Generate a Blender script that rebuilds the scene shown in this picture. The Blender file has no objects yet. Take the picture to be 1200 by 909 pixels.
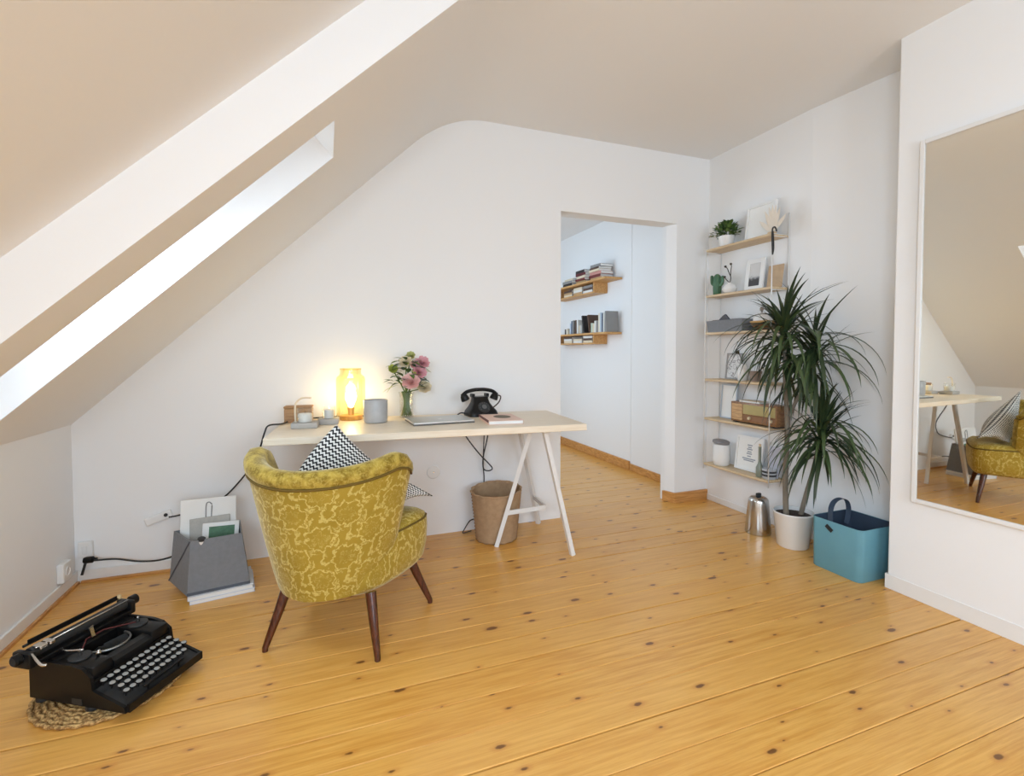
import bpy, bmesh, math, random
from mathutils import Vector, Matrix
random.seed(7)
C = bpy.context.scene.collection
PI = math.pi
# ------------------------------------------------------------------ camera
cam_d = bpy.data.cameras.new('camera'); cam = bpy.data.objects.new('camera', cam_d); C.objects.link(cam)
bpy.context.scene.camera = cam
YAW, PIT, ROL = 0.3584, -0.0327, -0.0009
fw = Vector((math.sin(YAW)*math.cos(PIT), math.cos(YAW)*math.cos(PIT), math.sin(PIT)))
rt = Vector((math.cos(YAW), -math.sin(YAW), 0)); up = rt.cross(fw)
r2 = rt*math.cos(ROL)+up*math.sin(ROL); u2 = up*math.cos(ROL)-rt*math.sin(ROL)
cam.matrix_world = Matrix(((r2.x, u2.x, -fw.x, 0), (r2.y, u2.y, -fw.y, 0), (r2.z, u2.z, -fw.z, 1.15), (0, 0, 0, 1)))
cam_d.sensor_fit = 'HORIZONTAL'; cam_d.sensor_width = 36; cam_d.lens = 572.83/1200*36
cam_d.shift_x = 0.0022; cam_d.shift_y = -0.0206; cam_d.clip_start = 0.02
# ------------------------------------------------------------------ world, daylight, exposure
w = bpy.data.worlds.new('sky'); bpy.context.scene.world = w; w.use_nodes = True
w.node_tree.nodes['Background'].inputs[0].default_value = (0.80, 0.90, 1.0, 1)
w.node_tree.nodes['Background'].inputs[1].default_value = 2.6
vs = bpy.context.scene.view_settings
vs.view_transform = 'Standard'; vs.look = 'None'; vs.gamma = 1; vs.use_curve_mapping = False; vs.exposure = -0.03
cy = bpy.context.scene.cycles
cy.use_denoising = True; cy.max_bounces = 10; cy.diffuse_bounces = 6; cy.glossy_bounces = 5; cy.transparent_max_bounces = 16
cy.sample_clamp_indirect = 6; cy.caustics_reflective = False; cy.caustics_refractive = False
def daylight(name, loc, target, sx, sy, power, col):
    d = bpy.data.lights.new(name, 'AREA'); d.shape = 'RECTANGLE'; d.size = sx; d.size_y = sy; d.energy = power; d.color = col
    o = bpy.data.objects.new(name, d); C.objects.link(o); o.location = loc
    o.rotation_euler = (Vector(target)-Vector(loc)).to_track_quat('-Z', 'Y').to_euler()
    return o
# daylight entering by the windows behind the viewer, the roof windows and the corridor window
daylight('daylight_rear_window', (0.75, -2.78, 1.5), (0.75, 0, 2.3), 1.7, 1.4, 70, (0.67, 0.83, 1.0))
daylight('daylight_roof_window', (-0.70, -0.75, 1.72), (2.3, 1.3, 0.9), 0.95, 1.0, 96, (0.66, 0.83, 1.0))
daylight('daylight_slope_window', (-0.80, 2.0, 1.50), (0.0, 2.0, 0.7), 0.95, 0.30, 15, (0.70, 0.86, 1.0))
daylight('daylight_corridor_window', (0.42, 4.6, 1.45), (2.7, 4.6, 1.3), 1.1, 1.3, 24, (0.60, 0.80, 1.0))

# ------------------------------------------------------------------ node helpers
class G:
    def __init__(s, mat): s.nt = mat.node_tree; s.L = s.nt.links
    def n(s, t, **k):
        nd = s.nt.nodes.new(t)
        for a, b in k.items(): setattr(nd, a, b)
        return nd
    def put(s, inp, v):
        if isinstance(v, bpy.types.NodeSocket): s.L.new(v, inp)
        else: inp.default_value = v
    def m(s, op, a, b=0.0, c=None):
        nd = s.n('ShaderNodeMath', operation=op); s.put(nd.inputs[0], a); s.put(nd.inputs[1], b)
        if c is not None: s.put(nd.inputs[2], c)
        return nd.outputs[0]
    def mix(s, f, a, b):
        nd = s.n('ShaderNodeMix', data_type='RGBA'); s.put(nd.inputs[0], f); s.put(nd.inputs[6], a); s.put(nd.inputs[7], b)
        return nd.outputs[2]
    def noise(s, vec, scale, detail=3, rough=.55):
        nd = s.n('ShaderNodeTexNoise'); s.put(nd.inputs['Vector'], vec); nd.inputs['Scale'].default_value = scale
        nd.inputs['Detail'].default_value = detail; nd.inputs['Roughness'].default_value = rough
        return nd.outputs['Fac']
    def ramp(s, f, lo, hi):
        nd = s.n('ShaderNodeMapRange'); nd.interpolation_type = 'SMOOTHSTEP'; s.put(nd.inputs[0], f); nd.inputs[1].default_value = lo; nd.inputs[2].default_value = hi
        return nd.outputs[0]
    def mapping(s, vec, scale, loc=(0, 0, 0)):
        nd = s.n('ShaderNodeMapping'); s.put(nd.inputs['Vector'], vec); nd.inputs['Scale'].default_value = scale; s.put(nd.inputs['Location'], loc)
        return nd.outputs[0]
    def bump(s, h, strength, dist, bsdf):
        nd = s.n('ShaderNodeBump'); s.put(nd.inputs['Height'], h); nd.inputs['Strength'].default_value = strength; nd.inputs['Distance'].default_value = dist
        s.L.new(nd.outputs[0], bsdf.inputs['Normal'])
def c4(c): return (c[0], c[1], c[2], 1)
def srgb(r, g, b):
    f = lambda v: (v/255/12.92) if v/255 <= .04045 else ((v/255+.055)/1.055)**2.4
    return (f(r), f(g), f(b))
MC = {}
def mat(name, col, rough=.5, metal=0., var=.06, vscale=18, bump=0., bscale=200, **kw):
    if name in MC: return MC[name]
    m = bpy.data.materials.new(name); m.use_nodes = True; g = G(m); b = g.nt.nodes['Principled BSDF']
    tc = g.n('ShaderNodeTexCoord').outputs['Object']
    f = g.noise(tc, vscale)
    lo = tuple(max(0, v*(1-var)) for v in col); hi = tuple(min(1, v*(1+var)) for v in col)
    g.L.new(g.mix(f, c4(lo), c4(hi)), b.inputs['Base Color'])
    b.inputs['Roughness'].default_value = rough; b.inputs['Metallic'].default_value = metal
    for k, v in kw.items(): b.inputs[k.replace('_', ' ')].default_value = v
    if bump: g.bump(g.noise(tc, bscale, 2), bump, .002, b)
    MC[name] = m; return m
def newmat(name):
    m = bpy.data.materials.new(name); m.use_nodes = True; MC[name] = m
    g = G(m); return m, g, g.nt.nodes['Principled BSDF']
def glassmat(name, tint, gloss=.12, rough=.02):
    """thin glass sheet: light passes, tinted, with a reflecting surface"""
    m = bpy.data.materials.new(name); m.use_nodes = True; g = G(m); nt = g.nt
    nt.nodes.remove(nt.nodes['Principled BSDF']); out = nt.nodes['Material Output']
    t = g.n('ShaderNodeBsdfTransparent'); t.inputs[0].default_value = c4(tint)
    gl = g.n('ShaderNodeBsdfGlossy'); gl.inputs['Roughness'].default_value = rough
    lw = g.n('ShaderNodeLayerWeight'); lw.inputs[0].default_value = .35
    f = g.m('MULTIPLY_ADD', lw.outputs['Facing'], .45, gloss*.4)
    mx = g.n('ShaderNodeMixShader'); g.L.new(f, mx.inputs[0]); g.L.new(t.outputs[0], mx.inputs[1]); g.L.new(gl.outputs[0], mx.inputs[2])
    g.L.new(mx.outputs[0], out.inputs[0]); MC[name] = m; return m
def emit(name, col, s):
    m = bpy.data.materials.new(name); m.use_nodes = True; g = G(m); b = g.nt.nodes['Principled BSDF']
    b.inputs['Base Color'].default_value = c4(col); b.inputs['Emission Color'].default_value = c4(col); b.inputs['Emission Strength'].default_value = s
    MC[name] = m; return m

# ------------------------------------------------------------------ mesh helpers
def BM(): return bmesh.new()
def box(bm, lo, hi, M=None):
    r = bmesh.ops.create_cube(bm, size=1)['verts']
    lo, hi = Vector(lo), Vector(hi); ce = (lo+hi)/2; sz = hi-lo
    for v in r:
        v.co = Vector((v.co.x*sz.x, v.co.y*sz.y, v.co.z*sz.z))+ce
        if M is not None: v.co = M @ v.co
    return r
def rbox(bm, lo, hi, r=.005, seg=2, M=None):
    vs = box(bm, lo, hi, M)
    es = list({e for v in vs for e in v.link_edges})
    bmesh.ops.bevel(bm, geom=es, offset=r, segments=seg, profile=.5, affect='EDGES')
def prism(bm, pts, z0, z1):
    a = [bm.verts.new((x, y, z0)) for x, y in pts]; b = [bm.verts.new((x, y, z1)) for x, y in pts]
    n = len(pts)
    bm.faces.new(a[::-1]); bm.faces.new(b)
    for i in range(n): bm.faces.new((a[i], a[(i+1) % n], b[(i+1) % n], b[i]))
def extr(bm, pts, axis, lo, hi):
    """polygon given in the two other axes, extruded along axis"""
    def mk(p, t): return {0: (t, p[0], p[1]), 1: (p[0], t, p[1]), 2: (p[0], p[1], t)}[axis]
    a = [bm.verts.new(mk(p, lo)) for p in pts]; b = [bm.verts.new(mk(p, hi)) for p in pts]; n = len(pts)
    bm.faces.new(a); bm.faces.new(b[::-1])
    for i in range(n): bm.faces.new((a[i], b[i], b[(i+1) % n], a[(i+1) % n]))
    bmesh.ops.recalc_face_normals(bm, faces=bm.faces[:])
def lathe(bm, prof, seg=24, M=None, caps=True):
    rings = []
    for r, z in prof:
        rg = []
        for i in range(seg):
            a = 2*PI*i/seg; v = Vector((r*math.cos(a), r*math.sin(a), z))
            rg.append(bm.verts.new(M @ v if M is not None else v))
        rings.append(rg)
    for k in range(len(rings)-1):
        for i in range(seg):
            bm.faces.new((rings[k][i], rings[k][(i+1) % seg], rings[k+1][(i+1) % seg], rings[k+1][i]))
    if caps:
        bm.faces.new(rings[0][::-1]); bm.faces.new(rings[-1])
def tube(bm, pts, rad, seg=8, closed=False):
    pts = [Vector(p) for p in pts]; n = len(pts)
    rads = rad if isinstance(rad, (list, tuple)) else [rad]*n
    prevn = None; rings = []
    for i, p in enumerate(pts):
        if closed: t = pts[(i+1) % n]-pts[i-1]
        else: t = pts[min(i+1, n-1)]-pts[max(i-1, 0)]
        t.normalize()
        if prevn is None:
            a = Vector((0, 0, 1)) if abs(t.z) < .9 else Vector((1, 0, 0)); nn = (a-t*a.dot(t)).normalized()
        else: nn = (prevn-t*prevn.dot(t)).normalized()
        prevn = nn; b = t.cross(nn)
        rings.append([bm.verts.new(p+(nn*math.cos(2*PI*k/seg)+b*math.sin(2*PI*k/seg))*rads[i]) for k in range(seg)])
    m = n if closed else n-1
    for i in range(m):
        A, B = rings[i], rings[(i+1) % n]
        for k in range(seg): bm.faces.new((A[k], A[(k+1) % seg], B[(k+1) % seg], B[k]))
    if not closed: bm.faces.new(rings[0][::-1]); bm.faces.new(rings[-1])
def bar(bm, a, b, wx, wy, up=(0, 0, 1)):
    a, b = Vector(a), Vector(b); t = (b-a).normalized(); u = Vector(up); u = u-t*u.dot(t)
    if u.length < 1e-4: u = Vector((1, 0, 0))-t*t.x
    u.normalize(); s = t.cross(u); R = []
    for p in (a, b):
        R.append([bm.verts.new(p+s*(i*wx/2)+u*(j*wy/2)) for i, j in ((-1, -1), (1, -1), (1, 1), (-1, 1))])
    bm.faces.new(R[0][::-1]); bm.faces.new(R[1])
    for k in range(4): bm.faces.new((R[0][k], R[0][(k+1) % 4], R[1][(k+1) % 4], R[1][k]))
def grid(bm, P, closed_u=False, closed_v=False, uv=None):
    V = [[bm.verts.new(p) for p in row] for row in P]; nu, nv = len(V), len(V[0])
    lay = bm.loops.layers.uv.verify() if uv else None
    for i in range(nu if closed_u else nu-1):
        for j in range(nv if closed_v else nv-1):
            ids = [(i, j), (i+1, j), (i+1, j+1), (i, j+1)]
            f = bm.faces.new([V[a % nu][b % nv] for a, b in ids])
            if lay:
                for lp, (a, b) in zip(f.loops, ids): lp[lay].uv = uv(a, b)
    return V
def catmull(pts, k=6, closed=False):
    P = [Vector(p) for p in pts]; n = len(P); out = []
    rng = range(n) if closed else range(n-1)
    for i in rng:
        p0 = P[(i-1) % n] if closed or i > 0 else P[0]; p1 = P[i]; p2 = P[(i+1) % n]; p3 = P[(i+2) % n] if closed or i+2 < n else P[-1]
        for j in range(k):
            t = j/k
            out.append(.5*((2*p1)+(-p0+p2)*t+(2*p0-5*p1+4*p2-p3)*t*t+(-p0+3*p1-3*p2+p3)*t**3))
    if not closed: out.append(P[-1])
    return out
def link(name, bm, m, parent=None, smooth=None, recalc=True):
    if recalc: bmesh.ops.recalc_face_normals(bm, faces=bm.faces[:])
    me = bpy.data.meshes.new(name); bm.to_mesh(me); bm.free()
    if smooth:
        me.shade_smooth()
        if smooth is not True: me.set_sharp_from_angle(angle=math.radians(smooth))
    me.materials.append(m)
    o = bpy.data.objects.new(name, me); C.objects.link(o)
    if parent is not None: o.parent = parent
    return o
def tag(o, label=None, cat=None, group=None, kind=None):
    if label: o['label'] = label
    if cat: o['category'] = cat
    if group: o['group'] = group
    if kind: o['kind'] = kind
    return o
def thing(name, label, cat, loc=(0, 0, 0), rz=0, group=None):
    o = bpy.data.objects.new(name, None); o.empty_display_size = .05; C.objects.link(o); o.location = loc; o.rotation_euler = (0, 0, rz)
    return tag(o, label, cat, group)
def struct(name, bm, m, parent=None, **k):
    o = link(name, bm, m, parent, **k)
    if parent is None: tag(o, kind='structure')
    return o
def place(o, loc, rz=0): o.location = loc; o.rotation_euler = (0, 0, rz); return o
# ------------------------------------------------------------------ common materials
def wallmat(name, col):
    m, g, b = newmat(name)
    tc = g.n('ShaderNodeNewGeometry').outputs['Position']
    f = g.noise(tc, 1.3, 4)
    lo = tuple(v*.985 for v in col)
    g.L.new(g.mix(f, c4(lo), c4(col)), b.inputs['Base Color']); b.inputs['Roughness'].default_value = .85
    g.bump(g.noise(tc, 90, 4), .12, .002, b)
    return m
WALL = wallmat('white_wall_paint', (.85, .845, .84)); CEIL = wallmat('white_ceiling_paint', (.85, .845, .84)); TRIMW = mat('white_gloss_trim', (.80, .79, .77), .4, var=.02)
def woodmat(name, c_lo, c_hi, dirscale=(1, 12, 12), rough=.45, coord='Object', spec=.5):
    m, g, b = newmat(name)
    tc = g.n('ShaderNodeTexCoord').outputs[coord]
    f = g.noise(g.mapping(tc, dirscale), 6, 5, .6)
    g.L.new(g.mix(g.ramp(f, .3, .7), c4(c_lo), c4(c_hi)), b.inputs['Base Color']); b.inputs['Roughness'].default_value = rough
    b.inputs['Specular IOR Level'].default_value = spec
    return m
# varnished pine boards with knots
PINE, g, b = newmat('varnished_pine')
pos = g.n('ShaderNodeNewGeometry').outputs['Position']; rnd = g.n('ShaderNodeObjectInfo').outputs['Random']
off = g.n('ShaderNodeCombineXYZ'); g.L.new(g.m('MULTIPLY', rnd, 37.0), off.inputs[0]); g.L.new(g.m('MULTIPLY', rnd, 11.0), off.inputs[2])
va = g.n('ShaderNodeVectorMath', operation='ADD'); g.L.new(pos, va.inputs[0]); g.L.new(off.outputs[0], va.inputs[1]); pv = va.outputs[0]
gr = g.noise(g.mapping(pv, (1.2, 22, 22)), 3.0, 5, .62)
fine = g.noise(g.mapping(pv, (3, 120, 120)), 2.5, 3, .6)
blot = g.noise(pv, 1.7, 3)
col = g.mix(g.ramp(gr, .25, .75), c4(srgb(206, 144, 60)), c4(srgb(232, 178, 94)))
col = g.mix(g.m('MULTIPLY', g.ramp(fine, .45, .75), .25), col, c4(srgb(178, 110, 40)))
col = g.mix(g.m('MULTIPLY', g.ramp(blot, .4, .75), .3), col, c4(srgb(208, 142, 58)))
col = g.mix(g.m('MULTIPLY', rnd, .28), col, c4(srgb(234, 182, 98)))
vo = g.n('ShaderNodeTexVoronoi', voronoi_dimensions='2D'); vo.inputs['Scale'].default_value = 1.0; g.put(vo.inputs['Vector'], g.mapping(pv, (4.2, 9.5, 1))); vo.inputs['Randomness'].default_value = 1.0
vr = g.n('ShaderNodeSeparateColor'); g.L.new(vo.outputs['Color'], vr.inputs[0])
thr = g.m('MULTIPLY_ADD', g.m('POWER', vr.outputs[0], 2.2), .085, .020)
wob = g.m('MULTIPLY_ADD', g.noise(pv, 55, 3), .07, -.035)
kd = g.m('SUBTRACT', g.m('ADD', vo.outputs['Distance'], wob), thr)
has = g.m('GREATER_THAN', vr.outputs[1], .28)
halo = g.m('MULTIPLY', g.m('MULTIPLY', g.m('SUBTRACT', 1.0, g.ramp(kd, 0., .12)), has), .35)
core = g.m('MULTIPLY', g.m('SUBTRACT', 1.0, g.ramp(kd, -.02, .02)), has)
col = g.mix(halo, col, c4(srgb(182, 108, 44)))
col = g.mix(g.m('MULTIPLY', core, .82), col, c4(srgb(82, 42, 18)))
g.L.new(col, b.inputs['Base Color'])
g.L.new(g.m('MULTIPLY_ADD', blot, .12, .24), b.inputs['Roughness']); b.inputs['Specular IOR Level'].default_value = .5
b.inputs['Coat Weight'].default_value = .25; b.inputs['Coat Roughness'].default_value = .22
g.bump(g.m('ADD', gr, g.noise(pv, 4, 2)), .12, .004, b)
DARKGAP = mat('dark_floor_gap', (.035, .02, .01), .9)
OAKTRIM = woodmat('oak_baseboard', srgb(176, 118, 58), srgb(214, 160, 96), (1, 3, 20), .4)
BLACK = mat('black_lacquer', (.008, .0075, .0075), .3, var=.2, Specular_IOR_Level=.22); BLACKM = mat('black_matte', (.02, .02, .02), .6, var=.2)
CHROME = mat('nickel_metal', (.62, .6, .57), .25, 1.0); STEELW = mat('white_powder_coat', (.78, .77, .75), .35, var=.02)
WHITEC = mat('white_ceramic', (.8, .79, .77), .25, var=.02); PAPER = mat('white_paper', (.82, .81, .78), .8, var=.03); CONC = mat('grey_concrete', (.42, .40, .37), .85, var=.12, bump=.2)
# ------------------------------------------------------------------ the room
XL, XR, XM, D, H, YS, YB = -1.183, 2.756, 2.534, 3.002, 2.6045, 1.635, -2.7
XK, ZK, XT = -1.17, .80, .72            # foot and head of the sloping ceiling
XC = 2.734                              # corridor side wall
# floor: dark sub-floor, then every board
bm = BM(); box(bm, (-1.3, YB-.1, -.06), (3.2, 3.15, -.018)); box(bm, (0.3, 3.15, -.06), (2.95, 6.3, -.018))
floor = struct('floor', bm, DARKGAP)
PW = .1375
def plankmesh(name, L):
    bm = BM(); rbox(bm, (0, .0011, -.018), (L, PW-.0011, 0), .0016, 1)
    bmesh.ops.recalc_face_normals(bm, faces=bm.faces[:]); me = bpy.data.meshes.new(name); bm.to_mesh(me); bm.free(); me.materials.append(PINE); return me
room_plank = plankmesh('plank', 4.30); hall_plank = plankmesh('plank', 2.5)
k = -26
while True:
    y = .838+PW*k; k += 1
    if y > 6.1: break
    if y < YB-.1: continue
    far = y > D-.07
    o = bpy.data.objects.new('plank', hall_plank if far else room_plank); C.objects.link(o); o.parent = floor
    o.location = (.32 if far else -1.23+random.uniform(-.02, .02), y+random.uniform(-.0006, .0006), random.uniform(-.0008, 0))
    if random.random() < .3: o.scale = (1, .972, 1)
# back wall with the doorway opening
J1, J2, ZD, WT = 1.495, 2.456, 2.095, .13
bm = BM()
extr(bm, [(XL-.2, -.02), (J1, -.02), (J1, H+.15), (XL-.2, H+.15)], 1, D, D+WT)
extr(bm, [(J1, ZD), (J2, ZD), (J2, H+.15), (J1, H+.15)], 1, D, D+WT)
prism(bm, [(J2, D), (XR+.3, D), (XR+.3, D+WT), (J2-.028, D+WT), (J2-.028, D+.085)], -.02, H+.15)
struct('wall_back', bm, WALL)
# side wall with the niche (it opens outwards near the chimney breast)
bm = BM(); prism(bm, [(XR, D), (XR, 2.154), (2.83, 1.55), (2.83, 1.50), (3.2, 1.5), (3.2, D)], -.02, H+.1)
struct('wall_right', bm, WALL)
bm = BM(); rbox(bm, (XM, YB-.05, -.02), (3.2, 1.546, H+.1), .006, 2)
struct('wall_chimney', bm, WALL)
bm = BM(); box(bm, (XL-.15, YB-.05, -.02), (XL, D, 1.05)); struct('wall_left', bm, WALL)
# rear wall with a wide window
bm = BM()
for lo, hi in [((-1.4, -.02), (-.15, 2.8)), ((1.65, -.02), (2.6, 2.8)), ((-.15, -.02), (1.65, .75)), ((-.15, 2.25), (1.65, 2.8))]:
    box(bm, (lo[0], YB-.2, lo[1]), (hi[0], YB, hi[1]))
struct('wall_rear', bm, WALL)
# flat ceiling and the sloping ceiling in two depths
nx, nz = .6906, -.7233                   # slope normal pointing into the room
def S(x, off=0.):                        # point of the slope at x, pushed out by off
    z = ZK+(x-XK)*(H-ZK)/(XT-XK); return (x-nx*off, z-nz*off)
bm = BM(); box(bm, (.40, YB-.05, H), (3.2, D+.05, H+.1)); struct('ceiling', bm, CEIL)
T = .30
a0, a1 = S(-1.30), S(XT+.0)
WY0, WY1, WX0, WX1 = 1.832, 2.178, -1.06, .036   # roof window opening in the deeper slope
def slab(bm, x0, x1, y0, y1, off, thick):
    p = [S(x0, off), S(x1, off), S(x1, off+thick), S(x0, off+thick)]
    extr(bm, p, 1, y0, y1)
bm = BM()
slab(bm, -1.32, XT, YS, WY0, 0, T); slab(bm, -1.32, XT, WY1, D+.05, 0, T)
slab(bm, WX1, XT, WY0, WY1, 0, T); slab(bm, -1.32, WX0, WY0, WY1, 0, T)
struct('ceiling_slope', bm, CEIL)
bm = BM(); q0, q2 = S(.50), (.97, H); q1 = (XT, H); arc = []     # soft plaster cove between slope and ceiling
for i in range(17):
    t = i/16; arc.append((q0[0]*(1-t)**2+2*q1[0]*t*(1-t)+q2[0]*t*t, q0[1]*(1-t)**2+2*q1[1]*t*(1-t)+q2[1]*t*t))
extr(bm, arc+[(.97, H+.03), (.60, H+.03)], 1, YS, D+.02); struct('ceiling_cove', bm, CEIL, smooth=30)
OFF2 = .155
bm = BM()                                # nearer bay lies higher; it has its own roof window behind the viewer
vx0, vx1, vy0, vy1 = -1.0, -.15, -1.35, -.2
slab(bm, -1.5, .75, vy1, YS+.02, OFF2, T-OFF2); slab(bm, -1.5, .75, YB-.05, vy0, OFF2, T-OFF2)
slab(bm, -1.5, vx0, vy0, vy1, OFF2, T-OFF2); slab(bm, vx1, .75, vy0, vy1, OFF2, T-OFF2)
struct('ceiling_slope_near', bm, CEIL)
bm = BM()                                # filler between the two bays and the flat ceiling
extr(bm, [S(.30, OFF2), (.42, H+.001), (.42, H+.1), S(.30, T)], 1, YB-.05, YS)
struct('ceiling_edge', bm, CEIL)
PANE = glassmat('window_glass', (.96, .98, 1.0))
def roofwin(name, x0, x1, y0, y1, off):
    bm = BM(); wdt = .035
    for (xa, xb, ya, yb) in [(x0, x1, y0, y0+wdt), (x0, x1, y1-wdt, y1), (x0, x0+wdt, y0+wdt, y1-wdt), (x1-wdt, x1, y0+wdt, y1-wdt)]:
        slab(bm, xa, xb, ya, yb, off, .04)
    o = struct(name, bm, TRIMW)
    bm = BM(); slab(bm, x0+wdt, x1-wdt, y0+wdt, y1-wdt, off+.018, .004); link('pane', bm, PANE, o)
    return o
roofwin('window_1', WX0, WX1, WY0, WY1, T-.06)
roofwin('window_2', vx0, vx1, vy0, vy1, T-.06)
bm = BM()
for x0, x1 in ((-.15, -.09), (.72, .78), (1.59, 1.65)): box(bm, (x0, YB-.14, .75), (x1, YB-.08, 2.25))
for z0, z1 in ((.75, .81), (2.19, 2.25)):
    for x0, x1 in ((-.09, .72), (.78, 1.59)): box(bm, (x0, YB-.14, z0), (x1, YB-.08, z1))
wr = struct('window_3', bm, TRIMW)
for x0, x1 in ((-.09, .72), (.78, 1.59)):
    bm = BM(); box(bm, (x0, YB-.113, .81), (x1, YB-.108, 2.19)); link('pane', bm, PANE, wr)
# corridor beyond the doorway
bm = BM(); prism(bm, [(XC, D+WT), (XC, 3.975), (XC-.006, 3.975), (XC-.006, 6.2), (XC+.15, 6.2), (XC+.15, D+WT)], -.02, 2.6); struct('wall_corridor', bm, WALL)
bm = BM(); box(bm, (.2, 6.1, -.02), (2.9, 6.25, 2.6)); struct('wall_corridor_end', bm, WALL)
bm = BM(); 
for lo, hi in [((D+WT, -.02), (4.0, 2.6)), ((5.2, -.02), (6.1, 2.6)), ((4.0, -.02), (5.2, .75)), ((4.0, 2.15), (5.2, 2.6))]: box(bm, (.2, lo[0], lo[1]), (.35, hi[0], hi[1]))
struct('wall_corridor_left', bm, WALL)
bm = BM(); box(bm, (.2, D+WT, 2.5), (2.9, 6.25, 2.6)); struct('ceiling_corridor', bm, CEIL)
bm = BM()
for ya, yb, za, zb in [(4.0, 5.2, .75, .81), (4.0, 5.2, 2.09, 2.15), (4.0, 4.06, .81, 2.09), (5.14, 5.2, .81, 2.09), (4.57, 4.63, .81, 2.09)]: box(bm, (.24, ya, za), (.30, yb, zb))
wc = struct('window_4', bm, TRIMW)
for ya, yb in ((4.06, 4.57), (4.63, 5.14)):
    bm = BM(); box(bm, (.268, ya, .81), (.272, yb, 2.09)); link('pane', bm, PANE, wc)
# baseboards
bm = BM(); rbox(bm, (XC-.026, 3.975, 0), (XC-.006, 6.1, .088), .003, 1); struct('baseboard_corridor', bm, OAKTRIM)
bm = BM(); rbox(bm, (XC-.018, D+WT, 0), (XC, 3.974, .066), .003, 1); struct('baseboard_corridor_near', bm, OAKTRIM)
bm = BM(); prism(bm, [(J2-.046, D+.085), (J2-.010, D-.018), (XR, D-.018), (XR, D), (J2, D), (J2-.028, D+.085)], 0, .075); struct('baseboard_back', bm, OAKTRIM)
bm = BM(); rbox(bm, (XL, YB, 0), (XL+.012, D, .06), .003, 1); struct('baseboard_left', bm, TRIMW)
bm = BM(); rbox(bm, (XL+.012, D-.012, 0), (-.45, D, .06), .003, 1); struct('baseboard_back_left', bm, TRIMW)
bm = BM(); bar(bm, (XL+.018, YB, .006), (XL+.018, D-.02, .006), .012, .012); struct('trim_1', bm, OAKTRIM)
bm = BM(); bar(bm, (XL+.03, D-.018, .006), (-.45, D-.018, .006), .012, .012); struct('trim_2', bm, OAKTRIM)
bm = BM(); rbox(bm, (XM-.003, YB, 0), (XM, 1.556, .07), .001, 1); rbox(bm, (XM, 1.546, 0), (XM+.4, 1.556, .07), .001, 1); struct('baseboard_chimney', bm, TRIMW)
bm = BM(); rbox(bm, (XR-.008, 2.16, 0), (XR, D-.02, .045), .002, 1); struct('baseboard_right', bm, TRIMW)
# ------------------------------------------------------------------ armchair
DAM, g, b = newmat('gold_damask_velvet')
uvn = g.n('ShaderNodeUVMap').outputs[0]; sx = g.n('ShaderNodeSeparateXYZ'); g.L.new(uvn, sx.inputs[0])
tcv = g.n('ShaderNodeTexCoord').outputs['Object']
wv = g.m('MULTIPLY_ADD', g.noise(tcv, 45, 3), .05, -.025); wv2 = g.m('MULTIPLY_ADD', g.noise(tcv, 52, 3), .05, -.025)
U = g.m('DIVIDE', g.m('ADD', sx.outputs[0], wv), .175); V = g.m('DIVIDE', g.m('ADD', sx.outputs[1], wv2), .175)
def lattice(o):
    qx = g.m('SUBTRACT', g.m('FRACT', g.m('ADD', U, o)), .5); qy = g.m('SUBTRACT', g.m('FRACT', g.m('ADD', V, o)), .5)
    return qx, qy, g.m('SQRT', g.m('ADD', g.m('MULTIPLY', qx, qx), g.m('MULTIPLY', qy, qy)))
ax, ay, ar = lattice(.0); bx_, by_, br = lattice(.5)
def medal(qx, qy, r):
    th = g.m('ARCTAN2', qy, qx)
    sc = g.m('MULTIPLY_ADD', g.m('SINE', g.m('MULTIPLY', th, 8.0)), .028, .27)
    ring = g.m('SUBTRACT', 1.0, g.ramp(g.m('ABSOLUTE', g.m('SUBTRACT', r, sc)), .010, .036))
    pet = g.m('MULTIPLY_ADD', g.m('ABSOLUTE', g.m('COSINE', g.m('MULTIPLY', th, 4.0))), .10, .06)
    inner = g.m('MULTIPLY', g.m('SUBTRACT', 1.0, g.ramp(g.m('ABSOLUTE', g.m('SUBTRACT', r, pet)), .008, .03)), .45)
    return g.m('MAXIMUM', ring, inner)
med = g.m('MAXIMUM', medal(ax, ay, ar), medal(bx_, by_, br))
dd = g.m('MINIMUM', ar, br)
# leaf scrolls between the medallions
scr = g.m('SINE', g.m('ADD', g.m('MULTIPLY', g.m('ADD', U, V), 12.566), g.m('MULTIPLY', g.m('SINE', g.m('MULTIPLY', g.m('SUBTRACT', U, V), 12.566)), 2.0)))
scr = g.m('MULTIPLY', g.m('MULTIPLY', g.ramp(scr, .35, .85), g.ramp(dd, .31, .36)), .9)
pat = g.m('MAXIMUM', med, scr)
nz_ = g.noise(tcv, 110, 3); pat = g.m('MULTIPLY', pat, g.ramp(nz_, .28, .5))
blo = g.noise(tcv, 9, 3)
base = g.mix(blo, c4(srgb(146, 120, 36)), c4(srgb(176, 148, 58)))
g.L.new(g.mix(g.m('MULTIPLY', pat, .7), base, c4(srgb(218, 198, 118))), b.inputs['Base Color'])
b.inputs['Roughness'].default_value = .75; b.inputs['Sheen Weight'].default_value = .55; b.inputs['Sheen Roughness'].default_value = .35; b.inputs['Sheen Tint'].default_value = c4((1, .93, .66)); b.inputs['Specular IOR Level'].default_value = .2
g.bump(pat, .35, .003, b)
VEL, g, b = newmat('gold_velvet')
tcv = g.n('ShaderNodeTexCoord').outputs['Object']; f = g.noise(tcv, 26, 4); f2 = g.noise(tcv, 140, 2)
cc = g.mix(g.ramp(f, .35, .68), c4(srgb(126, 102, 26)), c4(srgb(184, 158, 70))); cc = g.mix(g.m('MULTIPLY', g.ramp(f2, .45, .7), .45), cc, c4(srgb(206, 184, 104)))
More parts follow.
